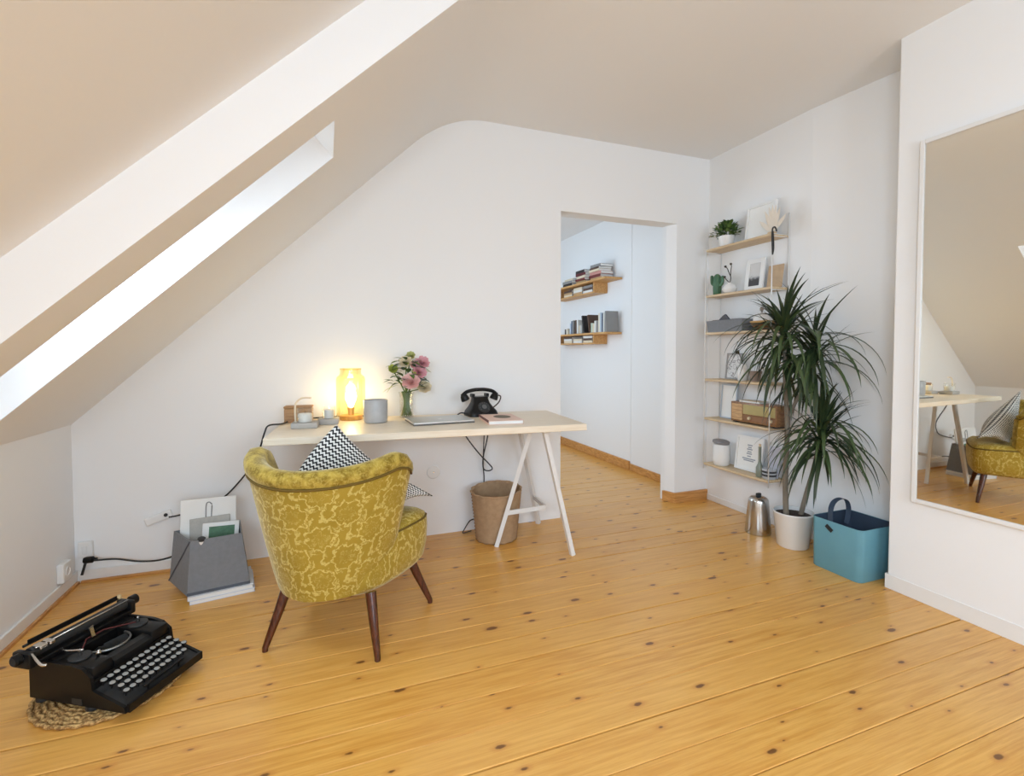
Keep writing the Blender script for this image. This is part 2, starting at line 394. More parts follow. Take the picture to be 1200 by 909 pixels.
g.L.new(cc, b.inputs['Base Color']); b.inputs['Roughness'].default_value = .8; b.inputs['Sheen Weight'].default_value = .55; b.inputs['Sheen Roughness'].default_value = .35; b.inputs['Sheen Tint'].default_value = c4((1, .93, .66)); b.inputs['Specular IOR Level'].default_value = .2
PIPING = mat('dark_gold_piping', srgb(104, 82, 22), .8)
WALNUT = woodmat('dark_walnut', srgb(58, 26, 14), srgb(96, 48, 26), (20, 20, 2), .25)
HD = math.radians(60)
chair = thing('armchair', 'mustard gold damask velvet armchair with curved back and splayed wooden legs', 'armchair', (.080, 2.172, 0), HD-PI/2)
PM = math.radians(84)
def shell(phi, s):
    """outer surface: phi from the rear, s from foot (0) to seam (1)"""
    a = .238+.112*s**.85; bb = .262+.090*s**.9
    zt = .655+.066*(abs(phi)/PM)**2.2-.075*max(0, (abs(phi)/PM-.74)/.26)**2; z = .205+(zt-.205)*s
    x = a*math.sin(phi)-.045; y = -bb*math.cos(phi)+.02*abs(math.sin(phi))
    return Vector((x, y, z))
def outn(phi): return Vector((math.sin(phi), -math.cos(phi), 0)).normalized()
NPH, NS = 36, 14
phis = [-PM+2*PM*i/NPH for i in range(NPH+1)]
def front(phi): return max(0, (abs(phi)/PM-.86)/.14)      # the ears round off towards their front edge
def oute(phi, s):
    p = shell(phi, s); k = front(phi); p -= outn(phi)*.02*k*k
    return p
bm = BM(); P = [[oute(ph, j/NS) for j in range(NS+1)] for ph in phis]
grid(bm, P, uv=lambda a, c: (phis[a]*.30, c/NS*.46))
back_o = link('back_panel', bm, DAM, chair, smooth=True)
# padded inside and rolled rim
bm = BM(); P = []
for ph in phis:
    k = front(ph); n = outn(ph); top = oute(ph, 1); th = .075*(1-.35*k*k); hh = .062*(1-.45*k*k)
    row = [top, top+n*.012+Vector((0, 0, hh*.25)), top+n*.014+Vector((0, 0, hh*.6)), top+n*.0+Vector((0, 0, hh*.93)), top-n*th*.45+Vector((0, 0, hh)), top-n*th*.85+Vector((0, 0, hh*.75)), top-n*th*1.05+Vector((0, 0, hh*.1))]
    low = shell(ph, .38)-n*.085
    for q in (.3, .6, .85, 1): row.append((top-n*th*1.08).lerp(low, q)-n*.012*math.sin(q*PI))
    P.append(row)
grid(bm, P)
# front edges of the ears
for e in (0, -1):
    rim = P[e]; o_ = [oute(phis[e], j/NS) for j in range(NS, 4, -1)]
    lo = rim[-1]; inner = rim[6:]
    tip = [((inner[min(i, len(inner)-1)]+o_[min(2*i, len(o_)-1)])/2)+Vector((0, .018, 0)) for i in range(5)]
    VV = [bm.verts.new(p) for p in rim[:7]]; c = bm.verts.new(sum(rim[:7], Vector())/7+Vector((0, .016, 0)))
    for i in range(6): bm.faces.new((VV[i], VV[i+1], c))
    grid(bm, [[o_[min(2*i, len(o_)-1)] for i in range(5)], tip, [inner[min(i, len(inner)-1)] for i in range(5)]])
bmesh.ops.remove_doubles(bm, verts=bm.verts[:], dist=.0005)
link('back_padding', bm, VEL, chair, smooth=True)
bm = BM(); tube(bm, [oute(ph, 1)+outn(ph)*.004 for ph in phis], .0055, 6); link('piping', bm, PIPING, back_o, smooth=True)
# seat
def seatplan(k, s=1.0):
    # k 0..1 round the seat outline
    pts = [(-.19, -.12), (-.235, -.03), (-.275, .10), (-.282, .18), (-.24, .225), (0, .240), (.24, .225), (.282, .18), (.275, .10), (.235, -.03), (.19, -.12), (.11, -.19), (-.11, -.19)]
    return pts
outl = [Vector((p.x, p.y, 0)) for p in catmull([(x, y, 0) for x, y in seatplan(0)], 4, True)]
bm = BM(); P = []
for sc, z in ((.90, .205), (.955, .225), (.99, .28), (1.0, .36), (.995, .395), (.96, .42), (.88, .436), (.6, .446), (.2, .45)):
    P.append([Vector((p.x*sc, p.y*sc, z+(.012 if z < .3 else 0)*(p.y/.25))) for p in outl])
n_o = len(outl)
V_ = grid(bm, P, closed_v=True, uv=lambda a, c: (c/n_o*1.7, a*.05)); bm.faces.new(V_[0]); bm.faces.new(V_[-1])
seat = link('seat', bm, DAM, chair, smooth=True)
bm = BM(); tube(bm, [Vector((p.x*.985, p.y*.985, .405)) for p in outl], .005, 6, True); link('piping', bm, PIPING, seat, smooth=True)
for (tx, ty, fx, fy) in ((-.165, -.185, -.212, -.262), (.185, -.185, .238, -.245), (.21, .15, .294, .190), (-.21, .15, -.29, .190)):
    bm = BM(); t = Vector((tx, ty, .225)); f_ = Vector((fx, fy, 0))
    tube(bm, [t, t.lerp(f_, .4), f_+Vector((0, 0, .012)), f_], [.021, .018, .0115, .011], 12); link('leg', bm, WALNUT, chair, smooth=35)
# ------------------------------------------------------------------ zigzag cushion on the armchair
ZIG, g, b = newmat('black_white_zigzag_weave')
sx = g.n('ShaderNodeSeparateXYZ'); g.L.new(g.n('ShaderNodeUVMap').outputs[0], sx.inputs[0])
tri = g.m('PINGPONG', g.m('MULTIPLY', sx.outputs[0], 34.0), .5)
f = g.m('FRACT', g.m('ADD', g.m('MULTIPLY', sx.outputs[1], 19.0), g.m('MULTIPLY', tri, 1.0)))
g.L.new(g.mix(g.ramp(f, .47, .53), c4((.78, .77, .74)), c4((.012, .012, .014))), b.inputs['Base Color']); b.inputs['Roughness'].default_value = .85
g.bump(g.noise(g.n('ShaderNodeTexCoord').outputs['Object'], 300, 2), .2, .002, b)
T_, R_, B_, L_ = Vector((.035, 2.13, .848)), Vector((.452, 2.20, .485)), Vector((.285, 2.075, .466)), Vector((-.19, 2.305, .50))
nrm = ((R_-L_).cross(T_-B_)).normalized()
if nrm.y < 0: nrm = -nrm
bm = BM(); NN = 18
for sgn in (1, -1):
    P = []
    for i in range(NN+1):
        row = []
        for j in range(NN+1):
            u, v = i/NN, j/NN
            # slightly concave edges so that the corners stay pointed
            du = (-.04 if u < .5 else .11)*math.sin(PI*v)*(.5-u)*2*abs(2*u-1)**2; dv = .11*math.sin(PI*u)*(.5-v)*2*abs(2*v-1)**2
            uu, vv = u+du, v+dv
            p = T_*(1-uu)*(1-vv)+R_*uu*(1-vv)+B_*uu*vv+L_*(1-uu)*vv
            bul = (max(0, math.sin(PI*u)*math.sin(PI*v)))**.55*(.10 if sgn > 0 else .06)
            q = p+nrm*bul*sgn
            q.z = max(q.z, .462+.004*sgn)
            row.append(q)
        P.append(row)
    grid(bm, P, uv=lambda a, c: (a/NN, c/NN))
bmesh.ops.remove_doubles(bm, verts=bm.verts[:], dist=.0006)
tag(link('cushion', bm, ZIG, None, smooth=True), 'black and white zigzag cushion with one corner up in the armchair', 'cushion')
# ------------------------------------------------------------------ desk
BIRCH = woodmat('pale_birch_top', srgb(222, 205, 180), srgb(232, 219, 198), (1, 16, 16), .38)
DZ = .765
rzd = math.radians(-4.41); dfl = Vector((-.268, 2.380, 0))
RD = Matrix.Rotation(rzd, 3, 'Z')
dc = dfl+RD @ Vector((.777, .307, 0))
bm = BM(); rbox(bm, (-.777, -.307, -.034), (.777, .307, 0), .003, 2)
tt = link('desk_top', bm, BIRCH); place(tt, (dc.x, dc.y, DZ), rzd); tag(tt, 'long pale wooden desk top resting on white trestles', 'desk')
def trestle(label, A, Bf, Cf, tops, bend):
    t = thing('trestle', label, 'trestle', ((A[0]+Bf[0]+Cf[0])/3, (A[1]+Bf[1]+Cf[1])/3, 0), 0, 'white metal trestles under the desk')
    o0 = Vector(t.location); zt = DZ-.0345
    fs = [Vector((p[0], p[1], 0))-o0 for p in (A, Bf, Cf)]; ts = [Vector((p[0], p[1], zt-.02))-o0 for p in tops]
    for f_, tp in zip(fs, ts):
        bm = BM(); d = (tp-f_).normalized(); e = f_+d*.012
        bar(bm, f_, tp+d*.012, .024, .024); lg = link('leg', bm, STEELW, t)
        bm = BM(); bar(bm, f_-Vector((0, 0, 0)), e, .026, .026); link('foot_cap', bm, WHITEC, lg)
    yc = sorted([p.y for p in ts]); xm = sum(p.x for p in ts)/3
    bm = BM(); rbox(bm, (xm-.022, yc[0]-.03, zt-.024), (xm+.022, yc[-1]+.03, zt), .003, 1); link('top_bar', bm, STEELW, t)
    zs = .2
    pa = fs[0].lerp(ts[0], zs/(zt-.02)); pc = fs[2].lerp(ts[2], zs/(zt-.02)); pe = Vector((bend[0], bend[1], zs))-o0
    bm = BM(); bar(bm, pa, pe, .012, .026); bar(bm, pe+Vector((.0, -.006, 0)), pc, .012, .026); link('stretcher', bm, STEELW, t)
    return t
trestle('white three legged metal trestle beside the wicker basket', (.924, 2.69), (1.286, 2.425), (1.31, 2.956), [(1.112, 2.60), (1.105, 2.41), (1.105, 2.80)], (1.235, 2.684))
trestle('white three legged metal trestle behind the armchair', (.19, 2.66), (-.14, 2.535), (-.14, 2.965), [(.015, 2.70), (.02, 2.565), (.02, 2.87)], (-.07, 2.70))
# ------------------------------------------------------------------ things on the desk
# amber glass table lamp
AMB = glassmat('amber_glass', (1.0, .91, .66), .14)
lamp = thing('table_lamp', 'glowing amber glass cylinder lamp standing on the desk', 'lamp', (.125, 2.885, DZ))
BRASS = mat('brass', (.72, .50, .20), .3, 1.0)
bm = BM(); lathe(bm, [(.060, 0), (.062, .004), (.062, .022), (.058, .026), (.02, .026)], 32); link('base', bm, woodmat('amber_oak', srgb(196, 140, 60), srgb(222, 172, 92), (8, 8, 2)), lamp, smooth=35)
bm = BM(); lathe(bm, [(.076, .006), (.078, .014), (.078, .225), (.074, .240), (.060, .252), (.056, .262), (.057, .285)], 40, caps=False)
sh = link('glass_shade', bm, AMB, lamp, smooth=True)
bm = BM(); lathe(bm, [(.0575, .280), (.0585, .283), (.0585, .287), (.0575, .289)], 32, caps=False); link('rim', bm, AMB, sh, smooth=True)
bm = BM(); lathe(bm, [(.016, .026), (.016, .055), (.019, .058), (.019, .068), (.014, .072)], 20); link('socket', bm, BRASS, lamp, smooth=35)
bm = BM(); lathe(bm, [(.012, .072), (.015, .082), (.028, .112), (.031, .13), (.027, .15), (.016, .163), (.003, .167)], 20); link('bulb', bm, emit('warm_bulb', (1, .84, .55), 30), lamp, smooth=True)
pl = bpy.data.lights.new('lamp_light', 'POINT'); pl.energy = 3.2; pl.color = (1, .80, .48); pl.shadow_soft_size = .03
po = bpy.data.objects.new('lamp_light', pl); C.objects.link(po); po.parent = lamp; po.location = (0, 0, .150)
bm = BM(); tube(bm, [Vector(p)+Vector((.125, 2.885, DZ)) for p in catmull([(.084, .02, .006), (.06, .09, .006), (-.06, .097, .006), (-.19, .09, .006), (-.30, .06, .006), (-.345, -.09, .006), (-.405, -.13, .006), (-.425, -.14, -.03), (-.47, -.06, -.16), (-.56, .05, -.30), (-.68, .098, -.42), (-.84, .10, -.47), (-.905, .096, -.478)], 6)], .0042, 8)
tag(link('black_flex', bm, BLACKM, None, smooth=True), 'black power cord of the lamp, hanging over the desk end to the wall plug', 'cord')
# grey pot
GP, g, b = newmat('grey_glazed_pot'); tc_ = g.n('ShaderNodeTexCoord').outputs['Object']
f = g.noise(tc_, 30, 3); g.L.new(g.mix(f, c4((.36, .35, .34)), c4((.46, .45, .44))), b.inputs['Base Color']); b.inputs['Roughness'].default_value = .35
bm = BM(); lathe(bm, [(.055, 0), (.061, .004), (.063, .02), (.064, .118), (.062, .122), (.059, .118), (.057, .012)], 36)
o = link('plant_pot', bm, GP, None, smooth=35); place(o, (.245, 2.725, DZ)); tag(o, 'plain smooth grey cylinder pot between lamp and flower vase', 'pot')
# candle lantern with wire handle
GLASSC = glassmat('clear_glass', (.97, .98, .97), .12)
WAX = mat('white_wax', (.82, .80, .76), .5, var=.02)
ln = thing('candle_lantern', 'concrete candle lantern with glass cup and pale bent handle', 'lantern', (-.105, 2.665, DZ), rzd)
bm = BM(); rbox(bm, (-.062, -.05, 0), (.062, .05, .028), .005, 2); link('base', bm, CONC, ln, smooth=35)
bm = BM(); tube(bm, catmull([(-.045, 0, .026), (-.047, 0, .09), (-.042, 0, .125), (-.02, 0, .146), (.005, 0, .15), (.03, 0, .148)], 5), .0045, 8); link('handle', bm, mat('pale_bent_wood', srgb(226, 210, 184), .5), ln, smooth=True)
bm = BM(); lathe(bm, [(.030, .029), (.037, .034), (.040, .06), (.040, .10)], 24, caps=False); link('glass_cup', bm, GLASSC, ln, smooth=True)
bm = BM(); lathe(bm, [(.033, .030), (.034, .066), (.030, .071), (.006, .073)], 20); cd = link('candle', bm, WAX, ln, smooth=35)
bm = BM(); tube(bm, [(0, 0, .073), (.001, 0, .083)], .0012, 6); link('wick', bm, BLACKM, cd)
t2 = thing('candle_holder', 'flat grey concrete tray holding a white candle in glass', 'candle holder', (.008, 2.765, DZ), rzd)
bm = BM(); rbox(bm, (-.055, -.05, 0), (.05, .05, .028), .004, 2); link('base', bm, CONC, t2, smooth=35)
bm = BM(); lathe(bm, [(.026, .029), (.030, .033), (.033, .09)], 20, caps=False); link('glass_cup', bm, GLASSC, t2, smooth=True)
bm = BM(); lathe(bm, [(.024, .030), (.026, .072), (.020, .076)], 20); link('candle', bm, WAX, t2, smooth=35)
tb = thing('wooden_box', 'small brown wooden box by the wall behind the candle lantern', 'box', (-.165, 2.900, DZ), rzd)
BRN = woodmat('mid_brown_wood', srgb(150, 110, 70), srgb(182, 140, 94), (2, 2, 14), .5)
bm = BM(); rbox(bm, (-.05, -.04, 0), (.09, .03, .075), .003, 1); link('body', bm, BRN, tb)
bm = BM(); rbox(bm, (-.052, -.042, .076), (.092, .032, .088), .003, 1); link('lid', bm, BRN, tb)
# flowers in a glass vase
fl = thing('flower_vase', 'glass vase of pink and cream flowers with green foliage', 'vase', (.432, 2.865, DZ))
bm = BM(); lathe(bm, [(.001, .006), (.036, .006), (.0365, .12), (.043, .148), (.0455, .148), (.041, .122), (.0405, .004), (.036, 0), (.001, 0)], 28, caps=False); link('glass', bm, GLASSC, fl, smooth=40)
LEAFM = mat('leaf_green', srgb(92, 118, 56), .55, var=.35, vscale=40); LEAFD = mat('dark_leaf_green', srgb(64, 88, 48), .55, var=.3, vscale=40); LEAFY = mat('yellow_green_leaf', srgb(172, 180, 84), .55, var=.25, vscale=40)
STEM = mat('flower_stem', srgb(86, 110, 44), .5, var=.25); PINK = mat('pink_petal', srgb(242, 196, 188), .6, var=.1, vscale=60, Subsurface_Weight=.0); PINKD = mat('mauve_petal', srgb(224, 166, 172), .6, var=.15, vscale=60); CREAM = mat('cream_petal', srgb(232, 218, 186), .6, var=.08)
heads = []
def blossom(name, c, R, m, nlay, npet, cup):
    bm = BM(); c = Vector(c); MT = Matrix.Rotation(math.radians(random.uniform(48, 66)), 3, 'X') @ Matrix.Rotation(random.uniform(-.3, .3), 3, 'Y')
    for L in range(nlay):
        rr = R*(1-.70*L/nlay); ti = cup+L*.24
        for k in range(npet):
            a = 2*PI*(k+.5*(L % 2))/npet+random.uniform(-.15, .15)
            ra = Vector((math.cos(a), math.sin(a), 0)); ta = Vector((-math.sin(a), math.cos(a), 0)); dr = ra*math.cos(ti)+Vector((0, 0, 1))*math.sin(ti); wd = rr*7.5/npet
            P = []
            for s in (0, .35, .7, .9, 1):
                e = wd*math.sin(PI*min(1, .18+s*.66)); lift = Vector((0, 0, 1))*(.22*rr*s*s)
                P.append([c+MT @ (dr*rr*s+lift+ta*e*j*.5+ra*(-.10*rr*abs(j))) for j in (-1, -.5, 0, .5, 1)])
            grid(bm, P)
    o = link(name, bm, m, fl, smooth=True, recalc=False); return o
for nm, c, R, m, nl, npt, cu in [('rose', (.012, -.085, .205), .056, PINK, 7, 7, .15), ('rose', (.062, -.06, .262), .045, PINKD, 6, 9, .2), ('chrysanthemum', (.085, -.04, .312), .045, PINKD, 6, 13, .2), ('cream_flower', (-.005, -.03, .315), .042, CREAM, 6, 9, .3), ('cream_flower', (.098, -.035, .168), .044, CREAM, 6, 8, .1), ('cream_flower', (.025, -.005, .352), .03, mat('lime_petal', srgb(190, 190, 120), .6), 5, 8, .4), ('yellow_flower', (-.082, -.04, .280), .03, LEAFY, 5, 7, .3), ('rose', (.035, -.05, .30), .032, PINK, 5, 8, .2)]:
    blossom(nm, c, R, m, nl, npt, cu)
    bm = BM(); a = random.uniform(0, 6.28); tube(bm, catmull([(.028*math.cos(a), .028*math.sin(a), .01), (.012*math.cos(a+2.6), .012*math.sin(a+2.6), .13), c], 5), .0034, 6); link('stem', bm, STEM, fl, smooth=True)
for k in range(14):
    a = k*.45; bm = BM(); tube(bm, [(.03*math.cos(a), .03*math.sin(a), .01), (.026*math.cos(a+2.2), .026*math.sin(a+2.2), .15)], .0036, 6); link('stem', bm, STEM, fl, smooth=True)
def leafmesh(bm, base, d, L, W, up=(0, 0, 1), droop=.3):
    d = Vector(d).normalized(); s = d.cross(Vector(up)); s = s.normalized() if s.length > 1e-3 else Vector((1, 0, 0)); n = s.cross(d); base = Vector(base); P = []
    for i in range(6):
        t = i/5; w_ = W*math.sin(PI*(.06+.92*t))**.8; ce = base+d*L*t-Vector((0, 0, 1))*droop*L*t*t
        P.append([ce-s*w_/2+n*w_*.12, ce, ce+s*w_/2+n*w_*.12])
    grid(bm, P)
for k in range(95):
    a = random.uniform(0, 2*PI); hgt = random.uniform(.17, .355); rr = random.uniform(.03, .085)*(1.1 if hgt < .3 else .8)
    bs = (rr*math.cos(a)+.005, rr*math.sin(a)*.6-.035, hgt); d = (math.cos(a), math.sin(a)*.6, random.uniform(-.1, .8))
    if bs[1] > .05: continue
    bm = BM(); leafmesh(bm, bs, d, random.uniform(.04, .065), random.uniform(.024, .038)); link('leaf', bm, random.choice([LEAFM, LEAFD, LEAFD, LEAFM, LEAFY]), fl, smooth=True, recalc=False)
for bs, d, L in [((-.05, -.03, .19), (-1, 0, -.15), .09), ((-.06, -.03, .21), (-.8, -.1, -.6), .07)]:
    bm = BM(); leafmesh(bm, bs, d, L, .016); link('leaf', bm, LEAFY, fl, smooth=True, recalc=False)
# laptop
lt = thing('laptop', 'closed slim silver laptop lying on the desk', 'laptop', (.572, 2.625, DZ), math.radians(3))
ALU = mat('silver_aluminium', (.62, .62, .60), .38, .9, var=.03)
bm = BM(); rbox(bm, (-.165, -.115, 0), (.165, .115, .006), .002, 2); link('base', bm, mat('dark_aluminium', (.16, .16, .155), .4, .8), lt)
bm = BM(); rbox(bm, (-.165, -.115, .0065), (.165, .115, .016), .003, 2); ld = link('lid', bm, ALU, lt)
bm = BM(); lathe(bm, [(.011, .0161), (.009, .0164)], 20, Matrix.Translation((.0, -.01, 0))); lathe(bm, [(.0045, .0161), (.003, .0164)], 10, Matrix.Translation((.008, .006, 0))); link('emblem', bm, PAPER, ld)
# notebook
nb = thing('notebook', 'pale pink notebook with a dark oval on its cover', 'notebook', (.892, 2.523, DZ), math.radians(-20)*0+math.radians(-6))
bm = BM(); rbox(bm, (-.093, -.135, .0), (.093, .135, .003), .001, 1); rbox(bm, (-.093, -.135, .019), (.093, .135, .0215), .001, 1); rbox(bm, (-.096, -.135, 0), (-.0935, .135, .0215), .001, 1); cv = link('cover', bm, mat('pale_pink_cover', srgb(222, 190, 174), .6), nb)
bm = BM(); box(bm, (-.092, -.131, .0032), (.089, .131, .0188)); link('pages', bm, PAPER, nb)
bm = BM(); lathe(bm, [(.05, .0216), (.048, .0219)], 28, Matrix.Translation((.012, .02, 0)) @ Matrix.Diagonal((.95, 1.3, 1, 1))); link('oval_print', bm, mat('dark_olive_print', srgb(112, 98, 78), .7), cv)
bm = BM(); bar(bm, (-.0965, -.13, .018), (-.0965, .13, .018), .003, .012); link('elastic_band', bm, mat('burgundy', srgb(92, 46, 44), .6), nb)
# rotary telephone
ph = thing('telephone', 'old black rotary telephone with handset on the cradle', 'telephone', (.862, 2.795, DZ), math.radians(4))
bm = BM(); P = []
for z, hw, hd, oy in ((0, .092, .078, 0), (.012, .092, .078, 0), (.03, .086, .073, .002), (.05, .068, .062, .006), (.075, .052, .050, .014), (.098, .046, .040, .02), (.112, .048, .036, .022)):
    row = []
    for i in range(32):
        a = 2*PI*i/32; c_, s_ = math.cos(a), math.sin(a); e = .42
        row.append(Vector((hw*math.copysign(abs(c_)**e, c_), oy+hd*math.copysign(abs(s_)**e, s_), z)))
    P.append(row)
V_ = grid(bm, P, closed_v=True); bm.faces.new(V_[0]); bm.faces.new(V_[-1]); link('body', bm, BLACK, ph, smooth=40)
for s in (-1, 1):
    bm = BM(); rbox(bm, (s*.045-.009, .0, .108), (s*.045+.009, .045, .130), .004, 2); link('cradle', bm, BLACK, ph)
Md = Matrix.Translation((0, -.052, .052)) @ Matrix.Rotation(math.radians(52), 4, 'X')
bm = BM(); lathe(bm, [(.036, -.004), (.038, .0), (.036, .006), (.02, .007), (.018, .009)], 28, Md); dl = link('dial', bm, BLACKM, ph, smooth=40)
bm = BM(); lathe(bm, [(.015, .009), (.014, .0098)], 20, Md); link('dial_centre', bm, mat('dull_grey_label', (.12, .12, .115), .5), dl)
for k in range(10):
    a = k*2*PI/13-.6; bm = BM(); lathe(bm, [(.0042, .006), (.0042, .0074)], 10, Md @ Matrix.Translation((.0275*math.cos(a), .0275*math.sin(a), 0))); link('finger_hole', bm, mat('dial_dark_grey', (.06, .06, .058), .4), dl)
bm = BM(); tube(bm, catmull([(-.112, .02, .118), (-.085, .02, .14), (-.04, .02, .151), (0, .02, .153), (.04, .02, .151), (.085, .02, .14), (.112, .02, .118)], 4), [.012]+[.011]*23+[.012], 12)
hs = link('handset', bm, BLACK, ph, smooth=True)
for s in (-1, 1):
    Mh = Matrix.Translation((s*.104, .02, .125)) @ Matrix.Rotation(s*math.radians(24), 4, 'Y')
    bm = BM(); lathe(bm, [(.014, .004), (.021, -.008), (.025, -.026), (.025, -.036), (.020, -.038)], 20, Mh); link('ear_cup', bm, BLACK, hs, smooth=35)
bm = BM(); tube(bm, catmull([(.118, .02, .115), (.138, .02, .105), (.13, .03, .07), (.10, .05, .035), (.088, .06, .02)], 6), .0038, 8); link('handset_cord', bm, mat('brown_cloth_cord', srgb(70, 52, 44), .8), ph, smooth=True)
bm = BM(); tube(bm, catmull([(-.088, .03, .012), (-.118, .02, .018), (-.128, .05, .006)], 5), .004, 8); link('line_cord', bm, BLACKM, ph, smooth=True)
# ------------------------------------------------------------------ under the desk
WICK, g, b = newmat('woven_paper_cord')
tc_ = g.n('ShaderNodeTexCoord').outputs['Object']; f = g.noise(tc_, 35, 3)
g.L.new(g.mix(f, c4(srgb(150, 118, 86)), c4(srgb(190, 158, 122))), b.inputs['Base Color']); b.inputs['Roughness'].default_value = .8
wb = thing('waste_basket', 'tan woven waste basket under the desk', 'basket', (.965, 2.815, 0))
bm = BM(); P = []; NA = 56; NZ = 30
for j in range(NZ+1):
    z = .002+.30*j/NZ; R0 = .125+.030*j/NZ; row = []
    for i in range(NA):
        a = 2*PI*i/NA; w_ = .0034*(1 if (i//2+j) % 2 else -1)
        row.append(Vector(((R0+w_)*math.cos(a), (R0*.92+w_)*math.sin(a), z+.012*math.cos(a-1.0)*(j/NZ)**3)))
    P.append(row)
V_ = grid(bm, P, closed_v=True); bm.faces.new(V_[0])
P2 = [[Vector((v.x*.94, v.y*.94, max(.008, v.z))) for v in row] for row in P[::-1]]
W_ = grid(bm, [P[-1]]+P2, closed_v=True); bm.faces.new(W_[-1])
link('woven_body', bm, WICK, wb, smooth=True)
bm = BM(); tube(bm, [Vector((p.x*.985, p.y*.985, p.z)) for p in P[-1]], .006, 8, True); link('rim', bm, WICK, wb, smooth=True)
bm = BM()
tube(bm, catmull([(.735, 2.90, .728), (.808, 2.90, .609), (.885, 2.90, .508), (.94, 2.90, .449), (.968, 2.90, .412), (.946, 2.902, .398), (.912, 2.905, .414), (.912, 2.908, .489), (.938, 2.905, .606), (.95, 2.90, .728)], 6), .004, 8)
tag(link('cable', bm, BLACKM, None, smooth=True), 'black cable hanging in a loop below the desk top', 'cable')
bm = BM()
tube(bm, catmull([(.925, 2.90, .728), (.927, 2.94, .6), (.935, 2.985, .42), (.94, 2.987, .3), (.90, 2.985, .10), (.84, 2.97, .07), (.80, 2.95, .03), (.79, 2.95, .006), (.85, 2.97, .006)], 6), .0035, 8)
tag(link('cable', bm, BLACKM, None, smooth=True), 'black cable running down behind the waste basket to the floor', 'cable')
cov = thing('socket_cover', 'round white blank socket cover on the wall under the desk', 'socket cover', (.615, D, .395))
Mw = Matrix.Rotation(PI/2, 4, 'X')
bm = BM(); lathe(bm, [(.042, 0), (.042, .004), (.038, .007), (.005, .008)], 28, Mw); link('plate', bm, TRIMW, cov, smooth=35)
bm = BM(); lathe(bm, [(.005, .008), (.004, .0095)], 10, Mw); link('screw', bm, CHROME, cov)
# ------------------------------------------------------------------ sockets and cable in the left corner
sk = thing('power_socket', 'white socket box low on the wall beside the typewriter', 'socket', (XL, 2.86, .115))
bm = BM(); rbox(bm, (.0, -.04, -.045), (.028, .04, .045), .006, 2); link('box', bm, TRIMW, sk)
bm = BM(); lathe(bm, [(.021, .028), (.022, .031), (.018, .031), (.017, .0285)], 20, Matrix.Rotation(PI/2, 4, 'Y')); link('outlet', bm, TRIMW, sk, smooth=35)
sk2 = thing('wall_plate', 'small white wall plate in the corner above the black plug', 'wall plate', (-1.135, D, .165))
bm = BM(); rbox(bm, (-.03, -.022, -.04), (.03, 0, .04), .005, 2); link('plate', bm, TRIMW, sk2)
bm = BM(); rbox(bm, (-.011, -.026, -.02), (.011, -.022, .02), .002, 1); link('switch', bm, WHITEC, sk2)
pc = thing('extension_lead', 'black lead with plug running along the wall to the grey box', 'cable', (-1.10, 2.93, .06))
bm = BM(); tube(bm, catmull([(.02, .0, .065), (.10, .02, .052), (.2, .02, .025), (.30, .02, .02), (.42, .03, .05), (.50, .035, .055)], 6), .0045, 8); link('cord', bm, BLACKM, pc, smooth=True)
bm = BM(); lathe(bm, [(.013, -.025), (.016, -.015), (.016, .012), (.007, .02), (.006, .03)], 14, Matrix.Translation((0, .01, .068)) @ Matrix.Rotation(PI/2, 4, 'Y')); link('plug', bm, BLACK, pc, smooth=35)
bm = BM(); tube(bm, [(-.005, .008, .08), (-.02, .012, .05), (-.03, .0, .0)], .006, 8); link('plug_tail', bm, BLACKM, pc, smooth=True)
sk3 = thing('wall_socket', 'white wall plug adapter behind the grey felt box', 'socket', (-.815, D, .29))
Mt = Matrix.Rotation(math.radians(-18), 4, 'Y')
bm = BM(); rbox(bm, (-.075, -.022, -.022), (.05, 0, .022), .008, 2, Mt); link('adapter', bm, TRIMW, sk3)
bm = BM(); lathe(bm, [(.009, .0), (.009, .026)], 12, Mt @ Matrix.Translation((.025, 0, .003)) @ Mw); link('outlet', bm, BLACKM, sk3)
# ------------------------------------------------------------------ grey felt box with papers, on a stack
FELT = mat('grey_felt', srgb(128, 130, 134), .95, var=.14, vscale=60, bump=.4, bscale=500)
rzb = math.radians(10); fo = Vector((-.505, 2.685, 0)); RB = Matrix.Rotation(rzb, 3, 'Z')
for i, (nm, z0, z1, dx, cm, lab) in enumerate([('book', 0, .018, .004, mat('pale_blue_cover', srgb(198, 206, 220), .5), 'pale blue book lowest under the grey felt box'), ('book', .0182, .036, -.003, mat('white_cover', srgb(222, 224, 228), .5), 'white book between pale blue book and grey felt box')]):
    o = thing(nm, lab, 'book', (fo.x+.016+dx, fo.y-.004, z0), rzb)
    h_ = z1-z0
    bm = BM(); box(bm, (-.132, -.115, 0), (.132, .115, .002)); box(bm, (-.132, -.115, h_-.002), (.132, .115, h_)); box(bm, (-.132, -.115, .002), (-.130, .115, h_-.002)); link('cover', bm, cm, o)
    bm = BM(); box(bm, (-.1295, -.113, .002), (.129, .113, h_-.002)); link('pages', bm, PAPER, o)
fb = thing('felt_box', 'grey felt magazine box filled with papers beside the armchair', 'box', (fo.x, fo.y, .0362), rzb)
def quadbox(bm, b0, t0, z0, z1, th):
    def ring(h, z): return [Vector((x, y, z)) for x, y in ((h[0], h[1]), (h[2], h[1]), (h[2], h[3]), (h[0], h[3]))]
    O0, O1 = ring(b0, z0), ring(t0, z1); ins = lambda h: (h[0]+th, h[1]+th, h[2]-th, h[3]-th)
    I1, I0 = ring(ins(t0), z1), ring(ins(b0), z0+th)
    V_ = grid(bm, [O0, O1, I1, I0], closed_v=True); bm.faces.new(V_[0]); bm.faces.new(V_[-1])
bm = BM()
